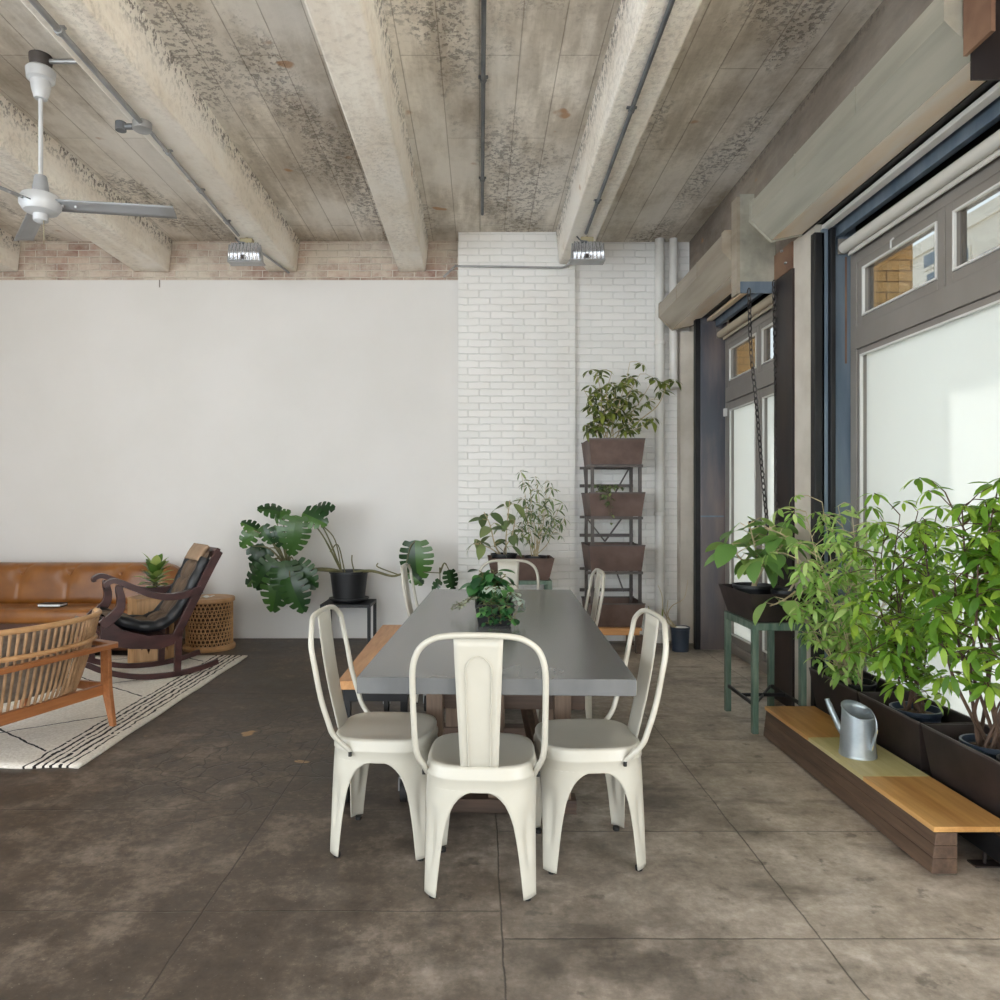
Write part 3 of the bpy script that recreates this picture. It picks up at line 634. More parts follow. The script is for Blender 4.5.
# ------------------------------------------------------------------ steel cafe chairs
def rad(t, a=.19, n=3.4): return a / (abs(math.cos(t)) ** n + abs(math.sin(t)) ** n) ** (1 / n)
def make_chair(lab):
    t = thing('cafe_chair', lab, 'chair', group='cream steel chairs round the long table')
    m = MB(); S = 64
    rings = [(.02, .446), (.5, .447), (.8, .452), (.93, .457), (.985, .455), (1.005, .447), (1.01, .425), (1.035, .418), (1.035, .41), (1.02, .405), (1.03, .372)]
    m.grid(lambda u, v: (lambda r, z, a: V((rad(a) * r * math.cos(a), rad(a) * r * math.sin(a), z)))(*rings[round(v * (len(rings) - 1))], u * 2 * PI), S, len(rings), True)
    m.f.append(tuple(range(S)))
    build('seat', m, 'chair', t, angle=60)
    for k in range(4):
        c = PI / 4 + k * PI / 2
        zs = [.378, .374, .368, .36, .348, .33, .30, .26, .21, .16, .11, .06, .012]
        ws = [.19, .165, .148, .134, .12, .105, .09, .076, .066, .058, .052, .047, .042]
        def lg(u, v):
            f = v * (len(zs) - 1); i = min(int(f), len(zs) - 2); f -= i
            z = zs[i] + (zs[i + 1] - zs[i]) * f; w = ws[i] + (ws[i + 1] - ws[i]) * f
            al = PI / 4 - math.atan((.19 - w) / .19); a = c + (u * 2 - 1) * al
            s = 1.028 + .10 * (1 - z / .378)
            gr = .011 * math.exp(-((u - .5) / .16) ** 2) * max(0, math.sin(PI * min(1, max(0, (z - .09) / .23))))
            r = rad(a) * s - gr
            return V((r * math.cos(a), r * math.sin(a), z))
        l = build('leg', MB().grid(lg, 17, 37), 'chair', t, solid=.003, angle=70)
        r = rad(c) * 1.103; build('foot_cap', MB().lathe([(.013, 0), (.014, .014)], ((r - .013) * math.cos(c), (r - .013) * math.sin(c), 0), 10), 'rubber', l)
    half = [(.188, -.098, .405), (.196, -.12, .432), (.213, -.16, .48), (.22, -.178, .53), (.221, -.206, .62), (.222, -.228, .73), (.218, -.244, .81), (.196, -.25, .867), (.15, -.262, .902), (.095, -.266, .914)]
    path = half + [(0, -.267, .917)] + [(-x, y, z) for x, y, z in half[::-1]]
    build('back_hoop', MB().tube(spline(path, 4), .0105, 10), 'chair', t)
    def sp(u, v):
        w = .064 + .018 * v
        return V(((u - .5) * 2 * w, -.182 - .083 * v - .010 * math.sin(PI * v) + .004 * math.cos((u - .5) * PI) , .440 + .470 * v))
    s = build('splat', MB().grid(sp, 9, 14), 'chair', t, solid=.004)
    lp = []
    for q in range(0, 61):
        aa = q / 60
        if aa < .38: v = .03 + aa / .38 * .72; u = .22
        elif aa > .62: v = .03 + (1 - aa) / .38 * .72; u = .78
        else: g = (aa - .38) / .24 * PI; u = .5 - .28 * math.cos(g); v = .75 + .11 * math.sin(g)
        lp.append(sp(u, v) + V((0, -.003, 0)))
    build('pressed_rib', MB().tube(lp, .0022, 6), 'chair', s)
    for sx in (-1, 1): build('screw', MB().lathe([(.007, -.008), (.007, .008)], (sx * .20, -.10, .405), 8), 'rubber', t)
    return t
spots = [(.008, 2.622, -3, 'cream steel chair at the near end of the table, its back to the camera'),
         (-.372, 2.90, -95, 'cream steel chair on the near left, its side in front of the wooden bench'),
         (.412, 2.80, 94, 'cream steel chair on the near right side of the table'),
         (-.262, 5.01, -92, 'cream steel chair behind the far end of the wooden bench, its hoop back showing'),
         (.205, 5.16, 178, 'cream steel chair at the far table end facing the camera, behind the table plants'),
         (.50, 4.60, 91, 'cream steel chair on the far right of the table in front of the planter rack')]
proto = make_chair(spots[0][3])
allch = [proto] + [copytree(proto) for _ in spots[1:]]
for o, (x, y, a, lb) in zip(allch, spots): o.location = (x, y, 0); o.rotation_euler = (0, 0, R(a)); o['label'] = lb

# ------------------------------------------------------------------ table
t = thing('dining_table', 'long dining table with thick grey concrete top on brown timber trestles', 'table', (.10, 3.674, 0), R(-2.16))
W2, L2 = .4716, 1.2516
build('tabletop', MB().box((-W2, -L2, .703), (W2, L2, .76)), 'top', t, smooth=False, bevel=.003)
for sg in (-1, 1):
    y = sg * .50
    for sx in (-1, 1):
        build('post', MB().box((sx * .28 - .036, y - .036, .06), (sx * .28 + .036, y + .036, .64)), 'tlegs', t, smooth=False, bevel=.004)
        build('brace', MB().bar((sx * .20, y + .08 * -sg, .06), (sx * .06, y + .28 * -sg, .703), .035, .05), 'tbeam', t, smooth=False, bevel=.003)
    build('top_rail', MB().box((-.36, y - .05, .64), (.36, y + .05, .703)), 'tbeam', t, smooth=False, bevel=.004)
    build('cross_rail', MB().box((-.30, y + .037, .43), (.385, y + .10, .515)), 'tbeam', t, smooth=False, bevel=.004)
    build('foot', MB().box((-.34, y - .045, 0), (.34, y + .045, .06)), 'tbeam', t, smooth=False, bevel=.004)
    build('centre_post', MB().box((-.045, y - .03, .06), (.025, y + .03, .64)), 'tlegs', t, smooth=False, bevel=.004)
build('stretcher', MB().box((-.03, -.46, .2), (.01, .46, .29)), 'tbeam', t, smooth=False, bevel=.004)

# bench on casters
bx0, bx1, by0, by1, bz = -.64, -.31, 3.236, 4.735, .55
t = thing('rolling_bench', 'honey wood bench on black steel legs with casters, left of the table', 'bench', ((bx0 + bx1) / 2, (by0 + by1) / 2, 0))
build('seat_plank', MB().box((bx0, by0, bz - .04), (bx1, by1, bz)), 'oak', t, world=True, smooth=False, bevel=.003)
build('frame', MB().box((bx0 + .02, by0 + .03, bz - .10), (bx0 + .05, by1 - .03, bz - .04)).box((bx1 - .05, by0 + .03, bz - .10), (bx1 - .02, by1 - .03, bz - .04)).box((bx0 + .05, by0 + .03, bz - .10), (bx1 - .05, by0 + .06, bz - .04)).box((bx0 + .05, by1 - .06, bz - .10), (bx1 - .05, by1 - .03, bz - .04)), 'black', t, world=True, smooth=False)
for x in (bx0 + .035, bx1 - .035):
    for y in (by0 + .045, by1 - .045):
        l = build('leg', MB().box((x - .016, y - .016, .11), (x + .016, y + .016, bz - .10)), 'black', t, world=True, smooth=False)
        m = MB().lathe([(.028, -.016), (.05, -.014), (.05, .014), (.028, .016)], (0, 0, 0), 24)
        m.v = [V((x + p.z, y - .02 + p.x, .05 + p.y)) for p in m.v]
        build('caster_wheel', m, 'rubber', l, world=True)
        build('caster_fork', MB().box((x - .024, y - .03, .05), (x - .019, y + .01, .112)).box((x + .019, y - .03, .05), (x + .024, y + .01, .112)).box((x - .024, y - .03, .104), (x + .024, y + .02, .112)), 'conduit', l, world=True, smooth=False)

# ------------------------------------------------------------------ foliage kit
def leaflet(mb, base, d, n, L, W, droop=.2, fold=.18, peak=.45, rows=5):
    d = V(d).normalized(); s = d.cross(V(n))
    if s.length < 1e-4: s = d.cross(V((1, 0, 0)))
    s.normalize(); n = s.cross(d); vs = [V(base)]; fs = []
    for k in range(1, rows):
        q = k / rows
        w = W * (q / peak) ** .75 * math.exp(.75 * (1 - q / peak)) if q < peak else W * math.cos((q - peak) / (1 - peak) * PI / 2) ** .8
        w *= .5
        c = V(base) + d * (L * q) - n * (droop * L * q * q)
        vs += [c - s * w + n * (fold * w), c, c + s * w + n * (fold * w)]
    vs.append(V(base) + d * (L * .985) - n * (droop * L))
    fs += [(0, 2, 1), (0, 3, 2)]
    for k in range(rows - 2):
        a = 1 + 3 * k; fs += [(a, a + 1, a + 4, a + 3), (a + 1, a + 2, a + 5, a + 4)]
    a = 1 + 3 * (rows - 2); e = len(vs) - 1; fs += [(a, a + 1, e), (a + 1, a + 2, e)]
    mb.add(vs, fs)
def rdir(rg, up=0.0):
    a = rg.uniform(0, 2 * PI); z = rg.uniform(-.4, .8) + up; r = 1
    return V((math.cos(a) * r, math.sin(a) * r, z)).normalized()
def palmate(mb, p, axis, rg, L, n=7, Wf=.36, droop=.45):
    axis = V(axis).normalized(); a1 = axis.orthogonal().normalized(); a2 = axis.cross(a1); ph = rg.uniform(0, 6.28)
    for k in range(n):
        a = ph + 2 * PI * k / n + rg.uniform(-.12, .12)
        d = a1 * math.cos(a) + a2 * math.sin(a) - axis * rg.uniform(.05, .5)
        l = L * rg.uniform(.75, 1.1)
        leaflet(mb, V(p) + d * .012, d, axis, l, l * Wf, droop * rg.uniform(.4, 1.2), .15, .5, 4)
def bush(t, stems, leafmat_, stemmat, rg, L=.085, n=7, per=9, pet=.13, r0=.007, t0=.3, Wf=.36, leafname='foliage', world=True, up=.25, bias=None):
    lm, sm = MB(), MB()
    for pts in stems:
        c = spline(pts, 8); m = len(c); sm.tube(c, [r0 * (1 - .65 * i / (m - 1)) for i in range(m)], 6)
        for k in range(per):
            q = t0 + (1 - t0) * (k + rg.random()) / per; i = min(int(q * (m - 1)), m - 2); p = c[i].lerp(c[i + 1], q * (m - 1) - i)
            if k == per - 1: p = c[-1]
            d = rdir(rg, up)
            if bias is not None: d = (d + V(bias) * .5).normalized()
            e = p + d * pet * rg.uniform(.5, 1.3); mid = (p + e) / 2 + V((0, 0, .015))
            sm.tube([p, mid, e], [.0026, .002, .0016], 4)
            palmate(lm, e, (d * .5 + V((0, 0, .9)) + rdir(rg) * .3), rg, L * rg.uniform(.75, 1.2), n if rg.random() > .3 else n - 1, Wf)
    build('stem', sm, stemmat, t, world=world)
    build(leafname, lm, leafmat_, t, world=world, fix=False, angle=80)
def potmb(c, r, h, r2=None):
    r2 = r2 or r * .82
    return MB().lathe([(r2 * .3, .0), (r2, .0), (r, h - .02), (r * 1.06, h - .018), (r * 1.06, h), (r * .97, h), (r * .94, h - .03), (r2 * .5, h - .035)], c, 28)
def soilmb(c, r, h): return MB().lathe([(r * .9, h - .045), (r * .93, h - .03), (r * .4, h - .022), (.002, h - .02)], c, 20)
def taper_box(x0, x1, y0, y1, z0, z1, ins, th=.004, lip=.0):
    """open-topped sheet metal tray that narrows towards its base"""
    def ring(a, z): return [(x0 + a, y0 + a, z), (x1 - a, y0 + a, z), (x1 - a, y1 - a, z), (x0 + a, y1 - a, z)]
    vs = ring(ins, z0) + ring(0, z1) + ring(th, z1) + ring(ins + th, z0 + th)
    fs = [(3, 2, 1, 0), (12, 13, 14, 15)]
    for b in (0, 4, 8):
        for k in range(4): fs.append((b + k, b + (k + 1) % 4, b + 4 + (k + 1) % 4, b + 4 + k))
    return MB().add(vs, fs)

# ------------------------------------------------------------------ window side: stand, planters, bench
sx0, sx1, sy0, sy1 = 1.61, 1.89, 4.22, 4.68
t = thing('planter_stand', 'worn green metal stand with four legs beside the window pier', 'stand', ((sx0 + sx1) / 2, (sy0 + sy1) / 2, 0))
for x in (sx0, sx1):
    for y in (sy0, sy1):
        build('leg', MB().box((x - .0175, y - .0175, 0), (x + .0175, y + .0175, .648)), 'green', t, world=True, smooth=False, bevel=.002)
build('top_frame', MB().box((sx0 + .0175, sy0 - .0175, .605), (sx1 - .0175, sy0 + .0175, .648)).box((sx0 + .0175, sy1 - .0175, .605), (sx1 - .0175, sy1 + .0175, .648)).box((sx0 - .0175, sy0 + .0175, .605), (sx0 + .0175, sy1 - .0175, .648)).box((sx1 - .0175, sy0 + .0175, .605), (sx1 + .0175, sy1 - .0175, .648)), 'green', t, world=True, smooth=False)
build('stretcher', MB().bar((sx0, sy0, .165), (sx0, sy1, .165), .012, .02).bar((sx1, sy0, .165), (sx1, sy1, .165), .012, .02).bar((sx0, (sy0 + sy1) / 2, .165), (sx1, (sy0 + sy1) / 2, .165), .012, .02).bar((sx0, sy0, .165), (sx1, sy1, .165), .01, .014), 'black', t, world=True, smooth=False)
t = thing('planter_tray', 'dark tapered metal planter box on the green stand', 'planter', (1.77, 4.44, .65))
build('tray', taper_box(sx0 - .045, sx1 + .03, sy0 - .045, sy1 + .045, .65, .82, .045), 'tray', t, world=True, smooth=False)
hd = MB().tube(spline([(1.70, sy0 - .028, .765), (1.71, sy0 - .06, .755), (1.77, sy0 - .062, .752), (1.83, sy0 - .06, .755), (1.84, sy0 - .028, .765)], 4), .007)
build('handle', hd, 'black', t, world=True)

def broad_plant(t, stems, rg, L, leafm, stemm, per, W=.58, t0=.35, r0=.008, world=True, droop=.35, pet=.06, up=.2, hang=.9):
    lm, sm = MB(), MB()
    for pts in stems:
        c = spline(pts, 8); m = len(c); sm.tube(c, [r0 * (1 - .55 * i / (m - 1)) for i in range(m)], 6)
        for k in range(per):
            q = t0 + (1 - t0) * (k + .8 * rg.random()) / per; i = min(int(q * (m - 1)), m - 2); p = c[i].lerp(c[i + 1], .5)
            a = k * 2.4 + rg.uniform(-.5, .5); d = V((math.cos(a), math.sin(a), rg.uniform(-.15, .5) + up)).normalized()
            e = p + d * pet * rg.uniform(.6, 1.3); sm.tube([p, e], [.003, .0022], 4)
            l = L * rg.uniform(.65, 1.15)
            leaflet(lm, e, (d + V((0, 0, -hang * rg.uniform(.2, 1.2)))), V((d.x, d.y, .7)) + rdir(rg) * .4, l, l * W, droop, .12, .45, 7)
    build('stem', sm, stemm, t, world=world); build('foliage', lm, leafm, t, world=world, fix=False, angle=80)
rg = random.Random(3)
t = thing('potted_ficus', 'broad leaved plant in a black pot inside the tray on the green stand', 'plant', (1.70, 4.50, .656))
build('pot', potmb((1.71, 4.52, .656), .115, .185, .085), 'pot', t, world=True); build('soil', soilmb((1.71, 4.52, .656), .10, .185), 'soil', t, world=True)
broad_plant(t, [[(1.70, 4.50, .81), at(757, 560, 4.46), at(752, 535, 4.40), at(748, 522, 4.35)], [(1.71, 4.53, .81), at(763, 560, 4.5), at(768, 540, 4.48), at(770, 525, 4.45)],
                [(1.71, 4.50, .81), at(752, 570, 4.42), at(738, 556, 4.34), at(732, 543, 4.3)], [(1.71, 4.48, .81), at(758, 568, 4.38), at(757, 562, 4.28), at(760, 566, 4.2)], [(1.71, 4.50, .81), at(765, 565, 4.42), at(780, 548, 4.36), at(786, 540, 4.3)]], rg, .19, 'l_ficus', 'pstem', 9, t0=.4, W=.56)
t = thing('potted_ficus', 'leggy broad leaved plant arching left from a black pot in the same tray', 'plant', (1.80, 4.32, .656))
build('pot', potmb((1.84, 4.32, .656), .085, .175, .07), 'pot', t, world=True); build('soil', soilmb((1.84, 4.32, .656), .075, .175), 'soil', t, world=True)
broad_plant(t, [[(1.84, 4.31, .80), at(797, 575, 4.24), at(796, 548, 4.2), at(783, 535, 4.16), at(765, 528, 4.14)],
                [(1.84, 4.30, .80), at(795, 592, 4.2), at(782, 601, 4.08), at(770, 606, 4.03)]], rg, .15, 'l_ficus', 'pstem', 6, t0=.5)

PL = [(3.70, 4.235), (3.175, 3.685), (2.63, 3.16)]
labs = ['dark metal planter box behind the far third of the low bench', 'dark metal planter box behind the middle of the low bench', 'dark metal planter box nearest the camera behind the low bench']
for (y0, y1), lb in zip(PL, labs):
    t = thing('planter_box', lb, 'planter', (2.07, (y0 + y1) / 2, .17), group='dark planter boxes under the frosted window')
    build('tray', taper_box(1.935, 2.215, y0, y1, .156, .38, .03), 'tray', t, world=True, smooth=False)
    for x in (1.938, 2.212): build('rim', MB().bar((x, y0, .378), (x, y1, .378), .008, .01), 'rack', t, world=True, smooth=False)
t = thing('planter_shelf', 'black metal trough shelf on thin footed legs carrying the planter boxes', 'shelf', (2.03, 3.4, 0))
build('shelf', MB().box((1.86, 2.50, .06), (2.22, 4.15, .155)), 'black', t, world=True, smooth=False, bevel=.004)
for y in (2.69, 3.4, 4.1):
    for x in (1.885, 2.19):
        l = build('leg', MB().tube([(x, y, .006), (x, y, .06)], .006), 'tray', t, world=True)
        build('foot_plate', MB().box((x - .05, y - .025, 0), (x + .05, y + .025, .006)), 'tray', l, world=True, smooth=False)

t = thing('low_bench', 'long low bench with three varnished top panels and dark plank front', 'bench', (1.77, 3.38, 0))
for y0, y1, mt, nm in ((3.60, 4.15, 'ply', 'top_panel'), (3.085, 3.60, 'palewood', 'top_panel'), (2.60, 3.085, 'ply', 'top_panel')):
    o = build(nm, MB().box((1.64, y0 + .001, .16), (1.928, y1 - .001, .18)), mt, t, world=True, smooth=False, bevel=.002)
    if mt == 'palewood': o['label'] = 'pale greenish middle panel'
for z0, z1 in ((.010, .066), (.067, .112), (.113, .159)):
    off = (.16 - z1) * .12
    build('front_plank', MB().prism([(1.648 - off, 2.6, z1), (1.648 - off - .006, 2.6, z0), (1.725, 2.6, z0), (1.725, 2.6, z1)], (0, 1.545, 0)), 'dwood', t, world=True, smooth=False, bevel=.003)
for y in (2.66, 3.85): build('runner', MB().box((1.648, y, 0), (1.745, y + .2, .0095)), 'shelfwood', t, world=True, smooth=False)
for y in (2.9, 4.1): build('end_bracket', MB().box((1.725, y, .12), (1.835, y + .025, .159)), 'dwood', t, world=True, smooth=False)

wx, wy = 1.755, 3.345
t = thing('watering_can', 'galvanised steel watering can standing on the low bench', 'watering can', (wx, wy, .18))
def canp(u, v):
    a = u * 2 * PI; r = .079 - .012 * v; z = .205 * v
    if v > .9: z += .03 * math.sin(a - .3) * (v - .9) / .1
    return V((r * math.cos(a), r * math.sin(a), z))
m = MB().grid(canp, 40, 21, True); m.f.append(tuple(range(40)))
build('body', m, 'zinc', t, solid=.002)
build('rim', MB().tube([canp(k / 32, 1.0) for k in range(32)], .004, 8, True), 'zinc', t)
build('base_ring', MB().lathe([(.08, 0), (.081, .008), (.079, .012)], seg=32, cap=False), 'zinc', t)
build('spout', MB().tube(spline([(-.036, .055, .08), (-.06, .088, .14), (-.082, .118, .215), (-.085, .122, .228)], 5), [.017] * 4 + [.014] * 6 + [.011] * 6, 12), 'zinc', t)
hb = spline([(.012, -.03, .207), (.02, -.068, .224), (.027, -.10, .195), (.028, -.105, .14), (.022, -.084, .07), (.02, -.075, .05)], 5)
m = MB()
for i in range(len(hb) - 1): m.bar(hb[i], hb[i + 1] + (hb[i + 1] - hb[i]) * .15, .022, .004, up=(.9, -.3, .2))
build('handle', m, 'zinc', t)
tap = build('handle_grip', MB().bar(hb[14] + V((.001, -.004, 0)), hb[24] + V((.001, -.004, 0)), .02, .004, up=(.9, -.3, .2)), 'palewood', t)

def stem_to(root, tip, bow, rg):
    r, q = V(root), V(tip); m1 = r.lerp(q, .35) + V((rg.uniform(-bow, bow), rg.uniform(-bow, bow), 0)); m2 = r.lerp(q, .7) + V((rg.uniform(-bow, bow), rg.uniform(-bow, bow), 0))
    return [r, m1, m2, q]
rg = random.Random(11)
def scheff(lab, root, potr, poth, potmat, tips, lm, sm, L, per, r0, pet=.12, t0=.25, bow=.06, n=7, Wf=.36, spread=.04, up=.2):
    t = thing('potted_schefflera', lab, 'plant', (root[0], root[1], .176))
    c = (root[0], root[1], .178)
    build('pot', potmb(c, potr, poth, potr * .8), potmat, t, world=True); build('soil', soilmb(c, potr * .93, poth), 'soil', t, world=True)
    z = .178 + poth - .03; st = []
    for q in tips:
        a = rg.uniform(0, 6.28); st.append(stem_to((root[0] + math.cos(a) * spread, root[1] + math.sin(a) * spread, z), q, bow, rg))
    bush(t, st, lm, sm, rg, L, n, per, pet, r0, t0, Wf, up=up)
    return t
scheff('airy light green plant in the farthest planter box by the window', (2.07, 3.97), .10, .19, 'pot',
       [at(806, 512, 3.82), at(822, 502, 3.9), at(838, 506, 3.85), at(852, 512, 3.75), at(868, 530, 3.72), at(800, 560, 3.75), at(815, 545, 3.6), at(840, 545, 3.6), at(860, 570, 3.65), at(825, 585, 3.6), at(795, 600, 3.85), at(850, 610, 3.75), at(880, 560, 3.75)],
       'l_light', 'pstem', .074, 19, .0045, .12, .10, .06, 6, .32)
scheff('bushy plant in a blue black pot in the middle planter box', (2.07, 3.42), .105, .20, 'bluepot',
       [at(885, 525, 3.45), at(900, 515, 3.4), at(918, 512, 3.35), at(935, 522, 3.3), at(875, 560, 3.3), at(895, 570, 3.2), at(920, 560, 3.2), at(890, 620, 3.1), at(915, 625, 3.15), at(870, 640, 3.2), at(938, 560, 3.3)],
       'l_mid', 'dstem', .082, 13, .006, .12, .28, .07, 7, .32)
scheff('tall dark stemmed schefflera in a dark pot in the nearest planter box', (2.075, 2.93), .10, .20, 'bluepot',
       [at(925, 520, 3.15), at(945, 492, 3.05), at(962, 510, 2.95), at(985, 500, 2.9), at(1000, 478, 2.85), at(978, 560, 2.75), at(1010, 540, 2.8), at(955, 580, 2.8), at(935, 640, 2.85), at(1030, 500, 2.8)],
       'l_mid', 'dstem', .09, 12, .0085, .12, .48, .08, 7, .32)
scheff('schefflera at the right picture edge in the nearest planter box', (2.075, 2.74), .085, .19, 'pot',
       [at(1020, 500, 2.74), at(1010, 470, 2.78), at(1000, 590, 2.72), at(1030, 560, 2.74), at(985, 640, 2.70)], 'l_mid', 'dstem', .085, 5, .006, .11, .5, .05)

# ------------------------------------------------------------------ planter rack against the back wall
def rz(py, y=6.5): return H + (CY - py) / F * y
t = thing('rack_bench', 'small honey wood bench with brown legs under the planter rack', 'bench', (1.22, 6.68, 0))
build('seat_plank', MB().box((.93, 6.44, .205), (1.45, 6.66, .228)).box((.93, 6.665, .205), (1.45, 6.90, .228)), 'shelfwood', t, world=True, smooth=False, bevel=.003)
build('apron', MB().box((.95, 6.45, .165), (1.43, 6.47, .205)), 'shelfwood', t, world=True, smooth=False)
for x in (.945, 1.43):
    for y in (6.46, 6.86): build('leg', MB().box((x - .03, y - .02, 0), (x + .03, y + .04, .205 if y > 6.5 else .165)), 'dwood', t, world=True, smooth=False)
t = thing('planter_rack', 'tall four tier rusty metal planter rack against the white brick wall', 'rack', (1.22, 6.7, .228))
for x in (1.018, 1.448):
    for y in (6.52, 6.90):
        build('post', MB().box((x - .014, y - .014, .228), (x + .014, y + .014, 1.72)), 'rack', t, world=True, smooth=False)
for z0, z1 in ((1.70, 1.925), (1.23, 1.44), (.735, .965), (.232, .44)):
    b = build('planter_box', taper_box(.98, 1.485, 6.47, 6.96, z0, z1, .026), 'rackbox', t, world=True, smooth=False)
    for y in (6.468, 6.952): build('rim', MB().box((.978, y, z1 - .004), (1.487, y + .01, z1 + .008)), 'rack', b, world=True, smooth=False)
    if z1 < 1.7: build('back_rail', MB().box((.96, 6.915, z1 + .06), (1.47, 6.94, z1 + .09)), 'rack', t, world=True, smooth=False)
    if z0 > .3:
        for y in (6.49, 6.915): build('support_rail', MB().box((.96, y, z0 - .028), (1.47, y + .022, z0 - .003)), 'rack', t, world=True, smooth=False)
for a, b in (((1.03, 6.92, 1.20), (1.2, 6.92, .98)), ((1.36, 6.92, 1.20), (1.2, 6.92, .98)), ((1.43, 6.92, 1.68), (1.3, 6.92, 1.45)), ((1.30, 6.92, .72), (1.38, 6.92, .5)), ((1.0, 6.92, 1.68), (1.02, 6.92, 1.45))):
    build('brace', MB().bar(a, b, .012, .025, up=(0, 1, 0)), 'rack', t, world=True, smooth=False)
rg = random.Random(5)
t = thing('potted_schefflera', 'leggy plant on the top tier of the planter rack', 'plant', (1.2, 6.68, 1.71))
build('pot', MB().lathe([(.08, 0), (.115, .22), (.12, .22), (.12, .235), (.11, .235), (.1, .2)], (1.18, 6.7, 1.71), 24), 'pot', t, world=True); build('soil', soilmb((1.18, 6.7, 1.71), .11, .235), 'soil', t, world=True)
st = [stem_to((1.18 + rg.uniform(-.08, .08), 6.7 + rg.uniform(-.05, .05), 1.92), q, .04, rg) for q in
      (at(584, 390, 6.6), at(596, 372, 6.65), at(612, 372, 6.7), at(630, 362, 6.6), at(640, 374, 6.55), at(650, 385, 6.6), at(588, 410, 6.5), at(605, 408, 6.45), at(620, 400, 6.5), at(635, 415, 6.5), at(645, 425, 6.45), at(600, 425, 6.45), at(615, 385, 6.6))]
st.append([(1.25, 6.7, 1.92), at(640, 420, 6.6), at(658, 405, 6.55), at(667, 385, 6.55), at(672, 382, 6.5)])
bush(t, st, 'l_rack', 'pstem', rg, .10, 6, 6, .10, .006, .4, .36, up=.1)
t = thing('trailing_plant', 'small trailing plant hanging over the second tier of the rack', 'plant', (1.12, 6.5, 1.40))
build('pot', MB().lathe([(.05, 0), (.07, .12), (.065, .12), (.06, .1)], (1.12, 6.60, 1.30), 16), 'pot', t, world=True)
rg = random.Random(8)
broad_plant(t, [[(1.12, 6.60, 1.41), (1.12, 6.50, 1.50), (1.13 + .02 * k, 6.44, 1.42), (1.13 + .02 * k, 6.43, 1.42 - .09 * (k + 1))] for k in (-1, 0, 1, 0, 2)] + [[(1.12, 6.60, 1.41), (1.12 + a, 6.55, 1.50), (1.12 + 1.6 * a, 6.50, 1.48)] for a in (-.06, .06, .1)], rg, .045, 'l_dusty', 'stem', 12, .5, .1, .003, pet=.02)
t = thing('nursery_pot', 'blue black bucket with bare pale stems on the floor by the rack', 'plant', (1.83, 6.60, 0))
build('pot', potmb((1.83, 6.58, 0), .083, .22, .075), 'bluepot', t, world=True)
build('perlite', soilmb((1.83, 6.58, 0), .078, .245), 'paper', t, world=True)
m = MB()
for pts in ([(1.80, 6.57, .2), at(668, 616, 6.5), at(672, 606, 6.5), at(684, 598, 6.5), at(688, 580, 6.5)], [(1.79, 6.57, .2), at(664, 612, 6.5), at(662, 596, 6.5), at(658, 585, 6.5)], [(1.80, 6.57, .2), at(667, 620, 6.5), at(668, 600, 6.5)], [(1.78, 6.56, .2), at(660, 617, 6.5), at(650, 618, 6.45), at(648, 606, 6.42)]):
    c = spline(pts, 6); m.tube(c, [.006 - .004 * i / len(c) for i in range(len(c))], 6)
build('stem', m, 'pstem', t, world=True)
m = MB(); leaflet(m, at(649, 618, 6.42), (0, -.05, 1), (1, .2, 0), .11, .05, .05); leaflet(m, at(662, 619, 6.48), (.05, 0, 1), (1, .2, 0), .1, .03, .05)
build('leaf', m, 'l_rack', t, world=True, fix=False)

# planter on stand in front of the pilaster
t = thing('planter_stand', 'pale green metal stand in front of the white brick pilaster', 'stand', (.35, 6.62, 0))
for x in (.095, .625):
    for y in (6.45, 6.80): build('leg', MB().box((x - .018, y - .018, 0), (x + .018, y + .018, .655)), 'green', t, world=True, smooth=False)
build('top_frame', MB().box((.113, 6.432, .62), (.607, 6.468, .655)).box((.113, 6.782, .62), (.607, 6.818, .655)).box((.077, 6.468, .62), (.113, 6.782, .655)).box((.607, 6.468, .62), (.643, 6.782, .655)), 'green', t, world=True, smooth=False)
t = thing('planter_tray', 'brown tapered planter box on the stand at the pilaster', 'planter', (.36, 6.62, .657))
build('tray', taper_box(.07, .665, 6.42, 6.84, .657, .855, .045), 'rackbox', t, world=True, smooth=False)
rg = random.Random(21)
t = thing('potted_ficus', 'broad leaved plant left in the planter box at the pilaster', 'plant', (.2, 6.62, .66))
build('pot', potmb((.22, 6.6, .663), .115, .225, .09), 'pot', t, world=True); build('soil', soilmb((.22, 6.6, .663), .105, .225), 'soil', t, world=True)
broad_plant(t, [[(.2, 6.6, .86), at(495, 545, 6.5), at(490, 525, 6.5), at(484, 512, 6.48)], [(.24, 6.6, .86), at(506, 540, 6.5), at(508, 515, 6.5), at(510, 500, 6.45)], [(.2, 6.6, .86), at(490, 548, 6.45), at(480, 545, 6.4), at(475, 543, 6.38)], [(.22, 6.6, .86), at(505, 548, 6.45), at(512, 535, 6.4), at(515, 520, 6.4)]], rg, .17, 'l_dusty', 'pstem', 7, .5, .35)
t = thing('potted_schefflera', 'thin leaved wispy plant right in the planter box at the pilaster', 'plant', (.5, 6.62, .66))
build('pot', potmb((.51, 6.6, .663), .10, .205, .085), 'pot', t, world=True); build('soil', soilmb((.51, 6.6, .663), .09, .205), 'soil', t, world=True)
st = [stem_to((.51 + rg.uniform(-.04, .04), 6.6, .84), q, .03, rg) for q in (at(521, 472, 6.5), at(528, 480, 6.45), at(536, 478, 6.5), at(545, 482, 6.5), at(552, 490, 6.5), at(560, 505, 6.5), at(565, 520, 6.5), at(518, 500, 6.45), at(530, 505, 6.5), at(542, 510, 6.45), at(522, 525, 6.45))]
bush(t, st, 'l_dusty', 'pstem', rg, .085, 5, 6, .06, .0045, .45, .22, up=.0)

